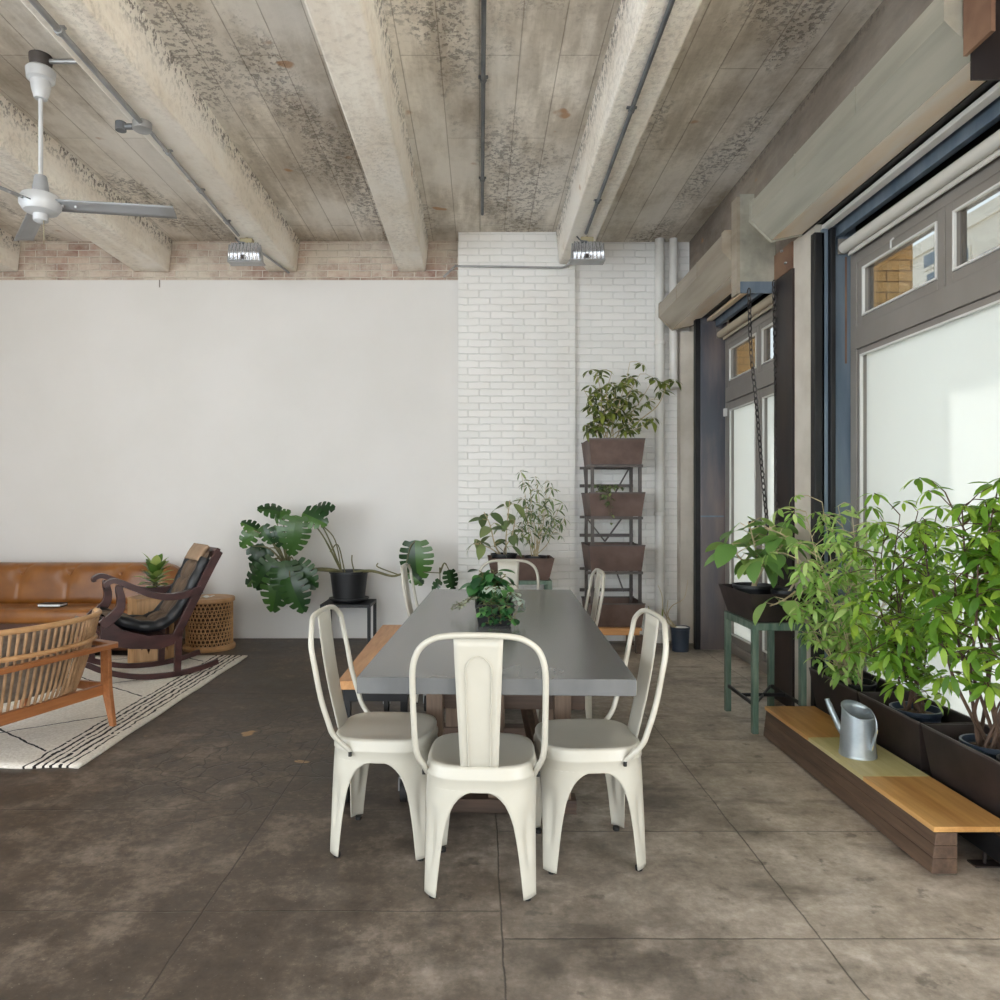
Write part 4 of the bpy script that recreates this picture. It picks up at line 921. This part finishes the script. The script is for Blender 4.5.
# ------------------------------------------------------------------ table plants
t = thing('planter_tray', 'small black rectangular planter on the concrete tabletop', 'planter', (.08, 3.66, .762))
build('tray', taper_box(-.025, .165, 3.44, 3.90, .762, .862, .018), 'pot', t, world=True, smooth=False)
rg = random.Random(31)
t = thing('peperomia', 'glossy round leaved plant at the back of the tabletop planter', 'plant', (.08, 3.8, .77))
build('pot', MB().lathe([(.05, 0), (.062, .085), (.056, .085), (.05, .07)], (.08, 3.79, .767), 20), 'pot', t, world=True)
broad_plant(t, [[(.08, 3.79, .85), at(490 + dx, 596 - dy * .5, 3.75), at(494 + dx * 2, 594 - dy, 3.72)] for dx, dy in ((0, 24), (-6, 22), (6, 20), (-9, 10), (9, 10), (2, 15))], rg, .085, 'l_dark', 'stem', 10, .8, .3, .004, pet=.025)
t = thing('ivy', 'dense dark green ivy spilling over the front of the tabletop planter', 'plant', (.08, 3.5, .77))
build('pot', MB().lathe([(.05, 0), (.06, .085), (.055, .085), (.05, .07)], (.08, 3.53, .767), 20), 'pot', t, world=True)
broad_plant(t, [[(.08, 3.53, .85), at(492 + dx * .5, 600, 3.5), at(494 + dx, 606 + dy * .4, 3.42), at(495 + dx, 606 + dy, 3.40)] for dx, dy in ((-12, 8), (-6, 18), (0, 20), (6, 18), (12, 12), (16, 17), (-2, 8), (5, 4), (-8, 4), (14, 3), (20, 20))], rg, .036, 'l_dark', 'stem', 13, .75, .12, .0025, pet=.018, droop=.2)
t = thing('string_plant', 'grey string of pearls trailing left over the planter rim', 'plant', (-.02, 3.7, .77))
broad_plant(t, [[(.02, 3.68, .85), at(474, 597, 3.66), at(466 - a, 603, 3.6 + .03 * a), at(459 - a * 1.3, 609.5 - .25 * a, 3.62 + .02 * a)] for a in (0, 3, 6, 1)], rg, .016, 'l_string', 'stem', 16, .9, .2, .002, pet=.006)
t = thing('pothos', 'pale silvery sprig on the right of the tabletop planter', 'plant', (.14, 3.66, .77))
broad_plant(t, [[(.14, 3.66, .84), at(508, 594, 3.64), at(516 + a, 594 + 2 * a, 3.6), at(519 + a, 604 + a, 3.58)] for a in (0, 2, 4)] + [[(.08, 3.64, .84), at(494 + b, 588, 3.6), at(494 + 2 * b, 590, 3.52)] for b in (-4, 1, 5)], rg, .04, 'l_pale', 'stem', 5, .75, .35, .002, pet=.012)

# ------------------------------------------------------------------ monstera
mx, my = -1.255, 6.9
t = thing('plant_stool', 'black square metal stool against the white wall under the monstera pot', 'stool', (mx, my, 0))
build('seat', MB().box((mx - .235, my - .2, .375), (mx + .235, my + .2, .405)), 'black', t, world=True, smooth=False, bevel=.003)
for sx in (-1, 1):
    for sy in (-1, 1): build('leg', MB().box((mx + sx * .22 - .015, my + sy * .185 - .015, 0), (mx + sx * .22 + .015, my + sy * .185 + .015, .375)), 'black', t, world=True, smooth=False)
t = thing('potted_monstera', 'sprawling monstera in a black pot on the black metal stool', 'plant', (mx, my, .406))
build('saucer', MB().lathe([(.15, .0), (.175, .02), (.19, .03), (.19, .04), (.16, .04)], (mx, my, .406), 32), 'pot', t, world=True)
build('pot', potmb((mx, my, .44), .178, .26, .15), 'pot', t, world=True); build('soil', soilmb((mx, my, .44), .17, .26), 'soil', t, world=True)
def monstera(mb, base, d, n, L, lob=6, rg=rg):
    d = V(d).normalized(); s = d.cross(V(n)).normalized(); n = s.cross(d)
    def wid(q): return .43 * L * math.sin(PI * min(1, (.10 + .9 * q)) ** .85) ** .75
    def pt(q, f, side):
        w = wid(q) * f; back = -.14 * L * f * f * (1 - q) + .10 * L * f
        return V(base) + d * (q * L * .98 + back - .02 * L) + s * side * w + n * (-.35 * L * (q - .25) ** 2 - .22 * w * w / (L * .5) + .02 * L)
    for side in (-1, 1):
        for k in range(lob):
            a, b = k / lob, (k + 1) / lob; c = (a + b) / 2; g = .10 / lob
            mb.add([pt(a, 0, side), pt(c, 0, side), pt(b, 0, side), pt(b, .42, side), pt(c, .42, side), pt(a, .42, side)], [(0, 1, 4, 5), (1, 2, 3, 4)])
            qa = [(a, b), (a + g, b - g), (a + 1.1 * g, b - 1.1 * g), (a + 1.6 * g, b - 1.6 * g), (a + 2.4 * g, b - 2.4 * g)]; ff = [.42, .52, .74, .92, 1.0]
            vs = []; fs = []
            for (u, w), f in zip(qa, ff): vs += [pt(u, f, side), pt(c, f, side), pt(w, f, side)]
            for r in range(len(ff) - 1):
                for e in range(2): fs.append((3 * r + e, 3 * r + e + 1, 3 * r + e + 4, 3 * r + e + 3))
            mb.add(vs, fs)
lm, sm = MB(), MB()
def mleaf(px, py, y, size, ang, tilt, src, lob=6):
    """leaf whose blade starts at the pixel's point, blade direction ang (deg in the picture plane)"""
    b = at(px, py, y); a = R(ang); d = V((math.cos(a), -tilt * .5, math.sin(a))); n = V((rg.uniform(-.6, .6), -1, rg.uniform(-.1, .9)))
    monstera(lm, b, d, n, size, lob)
    s = V(src); sm.tube(spline([s, s.lerp(b, .5) + V((0, -.02, .08)), b], 6), [.009] * 5 + [.007] * 4 + [.005] * 4, 6)
core = at(288, 568, 6.75); soil0 = V((mx - .06, my - .05, .69))
sm.tube(spline([soil0, at(330, 570, 6.75), at(310, 569, 6.7), core], 6), [.02] * 10 + [.016] * 9, 8)
for a in ((296, 516, 6.62, .36, -95, .2, core, 7), (303, 513, 6.7, .27, -20, .9, soil0, 5), (282, 512, 6.72, .22, 165, .9, core, 4), (312, 512, 6.75, .24, 15, .9, soil0, 5), (275, 519, 6.7, .17, 30, .6, core, 4),
          (262, 526, 6.7, .19, -60, .4, core, 4), (258, 530, 6.72, .17, 150, .4, core, 4), (254, 530, 6.7, .2, -125, .3, core, 4), (252, 546, 6.66, .2, -60, .2, core, 3), (268, 548, 6.74, .25, -130, .2, core, 5),
          (276, 560, 6.6, .32, -125, .3, core, 6), (285, 561, 6.55, .36, -85, .3, core, 7), (295, 563, 6.62, .3, -50, .3, core, 6), (280, 573, 6.58, .36, -100, .2, core, 6), (290, 577, 6.5, .34, -70, .2, core, 6), (268, 565, 6.68, .27, -140, .3, core, 5), (284, 545, 6.7, .2, 120, .3, core, 4)):
    mleaf(*a)
soil1 = V((mx + .06, my - .05, .69)); vine = spline([soil1, at(372, 571, 6.75), at(392, 576, 6.7), at(405, 573, 6.7), at(420, 572, 6.7), at(440, 573, 6.72)], 6)
sm.tube(vine, [.016 - .0004 * i for i in range(len(vine))], 8)
mleaf(415, 541, 6.66, .40, -88, .15, vine[18], 7); mleaf(449, 570, 6.7, .20, -75, .2, vine[-1], 5); mleaf(440, 580, 6.68, .12, -130, .2, vine[-1], 3); mleaf(410, 573, 6.66, .16, -40, .2, vine[20], 4)
for q in ([soil0, at(335, 540, 6.75), at(322, 525, 6.75)], [soil0 + V((.03, 0, 0)), at(338, 545, 6.78), at(330, 552, 6.75)], [soil1, at(352, 562, 6.78), at(352, 555, 6.78)], [vine[15], at(378, 567, 6.72), at(378, 563, 6.72)]):
    sm.tube(spline(q, 5), .006, 6)
build('stem', sm, 'stem', t, world=True); build('foliage', lm, 'l_monst', t, world=True, fix=False, angle=80, weld=True)

# ------------------------------------------------------------------ lounge: rug, sofa, chairs
rx1, ry0, ry1, rx0 = -2.04, 3.66, 6.33, -5.5
def rugf(u, v):
    x = rx0 + (rx1 - rx0) * u; y = ry0 + (ry1 - ry0) * v
    return V((x - rx1 + .004 * math.sin(v * 23) * (u > .99), y - ry0 + .01 * math.sin(u * 60) * (v < .01), .012))
m = MB().grid(rugf, 60, 40); o = build('area_rug', m, 'rug', None, solid=.011, fix=False); o.location = (rx1, ry0, 0)
tag(o, 'cream wool rug with black striped border under the lounge seating', 'rug')

sxr, sfr, sbk = -2.80, 6.28, 7.14
sl = -5.3
t = thing('leather_sofa', 'long tan leather sofa with button tufted back against the white wall', 'sofa', ((sl + sxr) / 2, 6.6, 0))
buttons = [(px - CX) / F * 6.74 for px in (-78, -29, 20, 68, 119)]
def backf(u, v):
    # closed roll: v goes from the seat junction up the front, over the top and down behind
    x = sl + (sxr - sl) * u
    prof = spline([(0, 6.72, .40), (0, 6.70, .46), (0, 6.72, .58), (0, 6.74, .70), (0, 6.78, .757), (0, 6.87, .782), (0, 7.0, .755), (0, 7.07, .60), (0, 7.07, .30)], 4)
    p = prof[round(v * (len(prof) - 1))].copy()
    e = max(0, (x - (sxr - .28)) / .28); e2 = 1 - math.sqrt(max(0, 1 - e ** 2.2))
    p.z = .40 + (p.z - .40) * (1 - .55 * e2) if p.z > .4 else p.z
    p.y = p.y + (.16 * e2 if v < .6 else -.05 * e2)
    if v < .62:
        dd = 0
        for b in buttons:
            r2 = ((x - b) / .07) ** 2 + ((p.z - .685) / .05) ** 2; dd += .035 * math.exp(-r2)
            dd += .005 * math.exp(-((x - b) / .02) ** 2) * (1 if p.z < .685 else .0)
            dd += .012 * math.exp(-(((x - b - .09 * (p.z - .685) / .1) / .02) ** 2)) * (1 if .685 < p.z < .77 else 0) + .012 * math.exp(-(((x - b + .09 * (p.z - .685) / .1) / .02) ** 2)) * (1 if .685 < p.z < .77 else 0)
        p.y += dd
    p.x = x; return p
m = MB().grid(backf, 260, 33)
bk = build('backrest', m, 'leather', t, world=True, fix=False, angle=80)
for b in buttons: 
    mm = MB().lathe([(.002, -.008), (.014, -.006), (.016, 0), (.012, .006)], seg=12); mm.v = [V((b + p.x, 6.768 - p.z * .8, .685 + p.y)) for p in mm.v]
    build('button', mm, 'leather', bk, world=True)
def seatf(u, v):
    x = sl + (sxr - .05 - sl) * u; pr = spline([(0, 6.74, .40), (0, 6.62, .425), (0, 6.42, .43), (0, 6.31, .42), (0, 6.275, .38), (0, 6.28, .31), (0, 6.32, .29)], 4)
    p = pr[round(v * (len(pr) - 1))].copy(); e = max(0, (x - (sxr - .2)) / .15); p.y += .10 * min(1, e) ** 2 * (1 if p.y < 6.52 else 0); p.x = x; return p
build('seat_cushion', MB().grid(seatf, 60, 25), 'leather', t, world=True, fix=False, angle=80)
build('base', MB().box((sl, 6.32, .05), (sxr - .10, 7.05, .40)), 'leatherd', t, world=True, bevel=.03)
for x in (sl + .2, -4.2, sxr - .25):
    for y in (6.40, 6.98): build('foot', MB().lathe([(.02, 0), (.028, .055)], (x, y, 0), 12), 'tbeam', t, world=True)
t = thing('book', 'thin black book lying on the sofa seat behind the rattan chair', 'book', (-3.80, 6.40, .432))
build('cover', MB().box((-.10, -.06, .001), (.10, .06, .006)).box((-.10, -.06, .024), (.10, .06, .029)).box((-.10, .055, .006), (.10, .06, .024)), 'book', t, smooth=False)
build('pages', MB().box((-.095, -.055, .006), (.095, .055, .024)), 'paper', t, smooth=False)

# carved stool and its plant
cx_, cy_ = (151 - CX) / F * 6.09, 6.09
t = thing('carved_stool', 'carved pale wood stool with pointed arch cutouts between sofa and rocking chair', 'stool', (cx_, cy_, .012), R(-12))
def hexp(r, k): a = R(60 * k + 30); return V((r * math.cos(a), r * math.sin(a), 0))
RR = .18
for k in range(6):
    a, b = hexp(RR, k), hexp(RR, k + 1); d = (b - a); n = V((d.y, -d.x, 0)).normalized() * .022
    n = -V((a.x + b.x, a.y + b.y, 0)).normalized() * .024
    def q(u, z): return a + d * u + V((0, 0, z))
    arch = [q(.18, .12), q(.18, .26), q(.26, .35), q(.42, .41), q(.5, .45), q(.58, .41), q(.74, .35), q(.82, .26), q(.82, .12), q(.62, .16), q(.5, .09), q(.38, .16)]
    build('side_panel', MB().prism([q(0, 0), q(1, 0), q(1, .53), q(0, .53)], n, [arch]), 'carved', t, smooth=False)
build('core', MB().lathe([(.135, .02), (.10, .2), (.10, .36), (.135, .5)], seg=20), 'shade_in', t)  # dark core paints the shade seen through the arches
build('top', MB().prism([hexp(RR + .004, k) + V((0, 0, .53)) for k in range(6)], (0, 0, .02)), 'carved', t, smooth=False, bevel=.006)
rg = random.Random(41)
px_, py_ = at(155, 595, 6.08).x, 6.08
t = thing('potted_plant', 'variegated leafy plant in a white pot on the carved stool', 'plant', (px_, py_, .562))
build('pot', MB().lathe([(.05, 0), (.066, .01), (.074, .085), (.07, .085), (.064, .07)], seg=24), 'whitepot', t); build('soil', soilmb((0, 0, 0), .066, .1), 'soil', t)
m = MB(); sm = MB()
for k in range(34):
    a = k * 2.4; el = .2 + 1.2 * (k / 34); h = .07 + .17 * (k / 34); d = V((math.cos(a) * math.cos(el), math.sin(a) * math.cos(el), math.sin(el))); b = V((math.cos(a) * .02, math.sin(a) * .02, h))
    sm.tube([(0, 0, .07), b], .004, 5); leaflet(m, b, d, V((0, 0, 1)) - d * .3 + V((.01, 0, 0)), rg.uniform(.11, .16), .075, .35, .2, .5, 7)
build('stem', sm, 'stem', t); build('foliage', m, 'l_var', t, fix=False, angle=80)

# rattan drum table
t = thing('drum_table', 'round rattan drum side table with lattice sides and wooden top', 'side table', ((209.5 - CX) / F * 6.70, 6.70, 0))
build('top', MB().lathe([(.05, .435), (.218, .435), (.226, .442), (.226, .468), (.22, .476), (.05, .476)], seg=48), 'rattan', t)
build('base', MB().lathe([(.05, 0), (.228, 0), (.232, .008), (.232, .032), (.222, .044), (.05, .044)], seg=48), 'rattan', t)
m = MB(); rr = .205; n = 34
for sg in (-1, 1):
    for k in range(n):
        a0 = 2 * PI * k / n; m.tube([(rr * math.cos(a0 + sg * .75 * i / 14), rr * math.sin(a0 + sg * .75 * i / 14), .04 + .40 * i / 14) for i in range(15)], .0045, 4)
for z in [.04 + .0335 * i for i in range(13)]:
    m.tube([(rr * math.cos(2 * PI * k / 48), rr * math.sin(2 * PI * k / 48), z) for k in range(48)], .004, 4, True)
build('lattice', m, 'rattan', t)
build('inner_shade_drum', MB().lathe([(.188, .04), (.188, .44)], seg=32), 'shade_in', t)  # added dark cylinder, painted shade behind the lattice
o = tag(build('folded_cloth', MB().grid(lambda u, v: V((-.02 + .11 * u, -.05 + .10 * v, .004 + .012 * math.sin(u * 5) ** 2)), 8, 8), 'paper', None, solid=.004), 'small white folded paper on the rattan drum table', 'paper')
o.location = ((203 - CX) / F * 6.66, 6.66, .477)

# rattan lounge chair
t = thing('rattan_armchair', 'low rattan barrel lounge chair with teak frame seen from behind', 'armchair', (-2.588, 3.985, .02), math.atan2(.315, -.949) - PI / 2)
# local frame: +y is the way the sitter looks, +x the sitter's right
def shell(u, v, off=0):
    a = (u * 2 - 1) * R(80); q = v ** .8; w = .40 + .095 * q + off; c80 = math.cos(R(80))
    return V((w * math.sin(a) / math.sin(R(80)), .03 - .10 * q - (.23 + off) * (math.cos(a) - c80) / (1 - c80), .225 + .445 * v))
for k in range(34):
    u = k / 33
    build('spindle', MB().tube([shell(u - .018 * (1 - j / 5), j / 5) for j in range(6)], .0082, 6), 'rattand', t)
build('top_rim', MB().tube([shell(u / 40, 1.0) for u in range(41)], .016, 10), 'rattan', t)
m = MB().tube([shell(u / 60, .68, .013) for u in range(61)], [.0125 + .002 * (u % 2) for u in range(61)], 8)
build('wrapped_band', m, 'rattan', t)
build('lower_rim', MB().tube([shell(u / 40, 0.0) for u in range(41)], .012, 8), 'rattand', t)
build('front_upright', MB().tube([shell(0, 0), shell(0, .5), shell(0, 1)], .018, 8), 'rattand', t); build('front_upright', MB().tube([shell(1, 0), shell(1, .5), shell(1, 1)], .018, 8), 'rattand', t)
for sx in (-1, 1):
    build('leg', MB().prism([(sx * .405, -.298, .0), (sx * .405, -.268, 0), (sx * .405, -.20, .24), (sx * .405, -.20, .47), (sx * .405, -.255, .47), (sx * .405, -.265, .24)], (sx * .028, 0, 0)), 'teak', t, smooth=False, bevel=.004)
    build('leg', MB().bar((sx * .42, .44, 0), (sx * .42, .36, .47), .03, .045, up=(0, 1, 0)), 'teak', t, smooth=False, bevel=.004)
    build('arm_rail', MB().prism([(sx * .405, -.335, .47), (sx * .455, -.285, .47), (sx * .51, .05, .47), (sx * .47, .44, .47), (sx * .41, .44, .47), (sx * .46, .05, .47), (sx * .39, -.28, .47)], (0, 0, .028)), 'teak', t, smooth=False, bevel=.005)
    build('side_stretcher', MB().bar((sx * .419, -.23, .23), (sx * .419, .40, .23), .026, .05), 'teak', t, smooth=False, bevel=.003)
build('back_rail', MB().prism([(-.405, -.335, .475), (.405, -.335, .475), (.39, -.287, .475), (-.39, -.287, .475)], (0, 0, .026)), 'teak', t, smooth=False, bevel=.004)
build('lower_back_rail', MB().box((-.405, -.225, .185), (.405, -.19, .245)), 'teak', t, smooth=False, bevel=.004)
build('front_rail', MB().box((-.405, .32, .20), (.405, .36, .25)), 'teak', t, smooth=False, bevel=.004)
def pad(u, v):
    a = u * 2 * PI; e = (v - .5) * PI; r = math.cos(e) ** .35
    return V((.34 * r * math.cos(a), .13 + .24 * r * math.sin(a), .30 + .06 * math.sin(e)))
build('seat_cushion', MB().grid(pad, 32, 13, True), 'cushion', t, angle=180)
def bpad(u, v):
    p = shell(.08 + .84 * u, .12 + .80 * v); f = math.sin(PI * v) ** .4; return p + V((-.06 * (u * 2 - 1), .04 + .03 * f, 0))
build('back_cushion', MB().grid(bpad, 24, 10), 'cushion', t, solid=.05, angle=180)
# rocking chair
TH = R(38); HW = .235; RY = 5.46; RX = (155 - CX) / F * RY; CT, ST = math.cos(TH), math.sin(TH)
ox, oy = RX - ST * HW, RY + CT * HW
t = thing('rocking_chair', 'dark mahogany rocking chair with black and brown tufted cushion', 'rocking chair', (ox, oy, .030), TH)
def rc(px, py, y):
    # a point of the near side frame, seen at this pixel, in the chair's own space
    k = (px - CX) / F; q = (RX - k * RY) / (CT - k * ST); z = H - (py - CY) / F * (RY - q * ST) - .0135
    return V((-q, y, z))
def poly_side(pts, y0, th): return MB().prism([rc(px, py, y0) for px, py in pts], (0, th, 0))
def ribbon(pts, y0, th, w):
    c = spline([rc(px, py, y0) for px, py in pts], 6); n = len(c); lo, hi = [], []
    for i, p in enumerate(c):
        d = (c[min(i + 1, n - 1)] - c[max(i - 1, 0)]).normalized(); nrm = V((-d.z, 0, d.x)); ww = w(i / (n - 1)) if callable(w) else w
        lo.append(p - nrm * ww / 2); hi.append(p + nrm * ww / 2)
    m = MB(); up = V((0, th, 0)); vs = lo + hi + [p + up for p in lo] + [p + up for p in hi]; fs = []
    for i in range(n - 1):
        fs += [(i, i + 1, n + i + 1, n + i), (2 * n + i, 3 * n + i, 3 * n + i + 1, 2 * n + i + 1), (i, 2 * n + i, 2 * n + i + 1, i + 1), (n + i, n + i + 1, 3 * n + i + 1, 3 * n + i)]
    fs += [(0, n, 3 * n, 2 * n), (n - 1, 3 * n - 1, 4 * n - 1, 2 * n - 1)]
    return m.add(vs, fs)
for sy in (-1, 1):
    y = sy * HW - .016
    build('rocker', ribbon([(86, 667), (105, 674), (130, 678.5), (150, 678.8), (175, 676), (200, 670), (218, 663)], y, .034, .04), 'mahog', t, smooth=False, bevel=.004)
    build('leg', poly_side([(175, 634), (182, 632), (180.5, 675), (174, 677)], y, .034), 'mahog', t, smooth=False, bevel=.003)
    build('leg', poly_side([(100, 640), (108, 642), (107, 675), (101, 673)], y, .034), 'mahog', t, smooth=False, bevel=.003)
    build('side_panel', poly_side([(101, 622), (104, 619), (122, 632), (148, 638), (172, 636), (177, 634), (174, 646), (160, 651), (130, 651), (112, 648), (100, 640)], y, .034), 'mahog', t, smooth=False, bevel=.003)
    build('arm_support', ribbon([(102, 628), (112, 620), (119, 612), (121, 602), (119, 592), (120, 588)], y - .004, .042, lambda q: .075 - .03 * q), 'mahog', t, smooth=False, bevel=.004)
    build('armrest', ribbon([(106.5, 589.5), (106, 586.5), (109, 584.5), (114, 583), (122, 585), (135, 590.5), (150, 596.5), (168, 599), (185, 596.5), (201, 591)], sy * HW - .032, .064, lambda q: .026 + .03 * q), 'mahog', t, smooth=False, bevel=.005)
    build('back_post', ribbon([(175, 640), (184, 622), (196, 598), (208, 574), (219, 553)], y, .034, .062), 'mahog', t, smooth=False, bevel=.004)
build('crest_rail', MB().bar(rc(217, 555, -HW), rc(217, 555, HW), .03, .08, up=(.5, 0, 1)), 'mahog', t, smooth=False, bevel=.004)
build('back_rail', MB().bar(rc(186, 618, -HW), rc(186, 618, HW), .03, .06, up=(.5, 0, 1)), 'mahog', t, smooth=False, bevel=.004)
build('seat_frame', MB().prism([rc(104, 634, -HW + .02), rc(130, 643, -HW + .02), rc(172, 641, -HW + .02), rc(172, 645, -HW + .02), rc(130, 647, -HW + .02), rc(104, 638, -HW + .02)], (0, 2 * HW - .04, 0)), 'mahog', t, smooth=False)
cp = spline([rc(108, 622, 0), rc(122, 626, 0), rc(142, 631, 0), rc(160, 630, 0), rc(175, 621, 0), rc(188, 603, 0), rc(198, 584, 0), rc(207, 566, 0), rc(212.5, 555, 0)], 8)
def cush(side):
    def f(u, v):
        q = u * (len(cp) - 1); i = min(int(q), len(cp) - 2); p = cp[i].lerp(cp[i + 1], q - i); d = (cp[i + 1] - cp[i]).normalized(); n = V((-d.z, 0, d.x))
        w = (HW - .03); yy = (v * 2 - 1) * w
        edge = (1 - abs(v * 2 - 1) ** 5) * min(1, u * 12, (1 - u) * 12) ** .5
        tu = abs(math.sin(u * PI * 8)) ** .5 * abs(math.sin(v * PI * 3)) ** .5
        h = side * (.012 + .045 * edge * (.45 + .55 * tu)) if side > 0 else -.035 * edge
        return V((p.x, yy, p.z)) + n * h
    return f
build('tufted_cushion', MB().grid(cush(1), 97, 37), 'tuftt', t, angle=180, fix=False)
build('cushion_back', MB().grid(cush(-1), 49, 13), 'tuftb', t, angle=180, fix=False)
for sy in (-1, 1):
    m = MB(); pts = []
    for i in range(0, 60, 1):
        p = cp[i]; d = (cp[min(i + 1, len(cp) - 1)] - cp[max(i - 1, 0)]).normalized(); pts.append(V((p.x, sy * (HW - .055), p.z)) + V((-d.z, 0, d.x)) * .012)
    build('side_bolster', m.tube(pts, [.040 + .007 * abs(math.sin(i * .42)) for i in range(60)], 12), 'tuftb', t)
hp = [rc(197, 566, 0), rc(203, 552, 0)]
m = MB().grid(lambda u, v: V((0, (u - .5) * .36, 0)) + (rc(203, 565, 0).lerp(rc(213, 549, 0), v)) + V((-.85, 0, .5)).normalized() * (.03 + .022 * (1 - abs(u * 2 - 1) ** 4) * (1 - abs(v * 2 - 1) ** 3)), 16, 10)
build('headrest', m, 'head', t, solid=.03, angle=180)

# ------------------------------------------------------------------ camera, light
cam = bpy.data.cameras.new('camera'); co = bpy.data.objects.new('camera', cam); COL.objects.link(co)
co.location = (0, 0, H); co.rotation_euler = (PI / 2, 0, 0)
cam.sensor_fit = 'HORIZONTAL'; cam.sensor_width = 36; cam.lens = 36 * F / 1000; cam.shift_x = (500 - CX) / 1000; cam.shift_y = (CY - 500) / 1000
cam.clip_start = .05; cam.clip_end = 300
SC.camera = co
w = bpy.data.worlds.new('sky'); SC.world = w; w.use_nodes = True; nt = w.node_tree
bg = nt.nodes['Background']; bg.inputs[0].default_value = (.88, .95, 1.0, 1); bg.inputs[1].default_value = WORLD
sl_ = bpy.data.lights.new('sun', 'SUN'); so = bpy.data.objects.new('sun', sl_); COL.objects.link(so)
sl_.energy = SUN; sl_.angle = R(.6); sl_.color = (1, .96, .91)
so.location = (8, 12, 12); so.rotation_euler = V((-1, -2.6, -3.1)).to_track_quat('-Z', 'Y').to_euler()
SC.view_settings.view_transform = 'Standard'; SC.view_settings.look = 'None'; SC.view_settings.gamma = 1; SC.view_settings.use_curve_mapping = False
SC.view_settings.exposure = EXPO
SC.cycles.use_denoising = True
SC.cycles.max_bounces = 10; SC.cycles.diffuse_bounces = 6; SC.cycles.transparent_max_bounces = 16
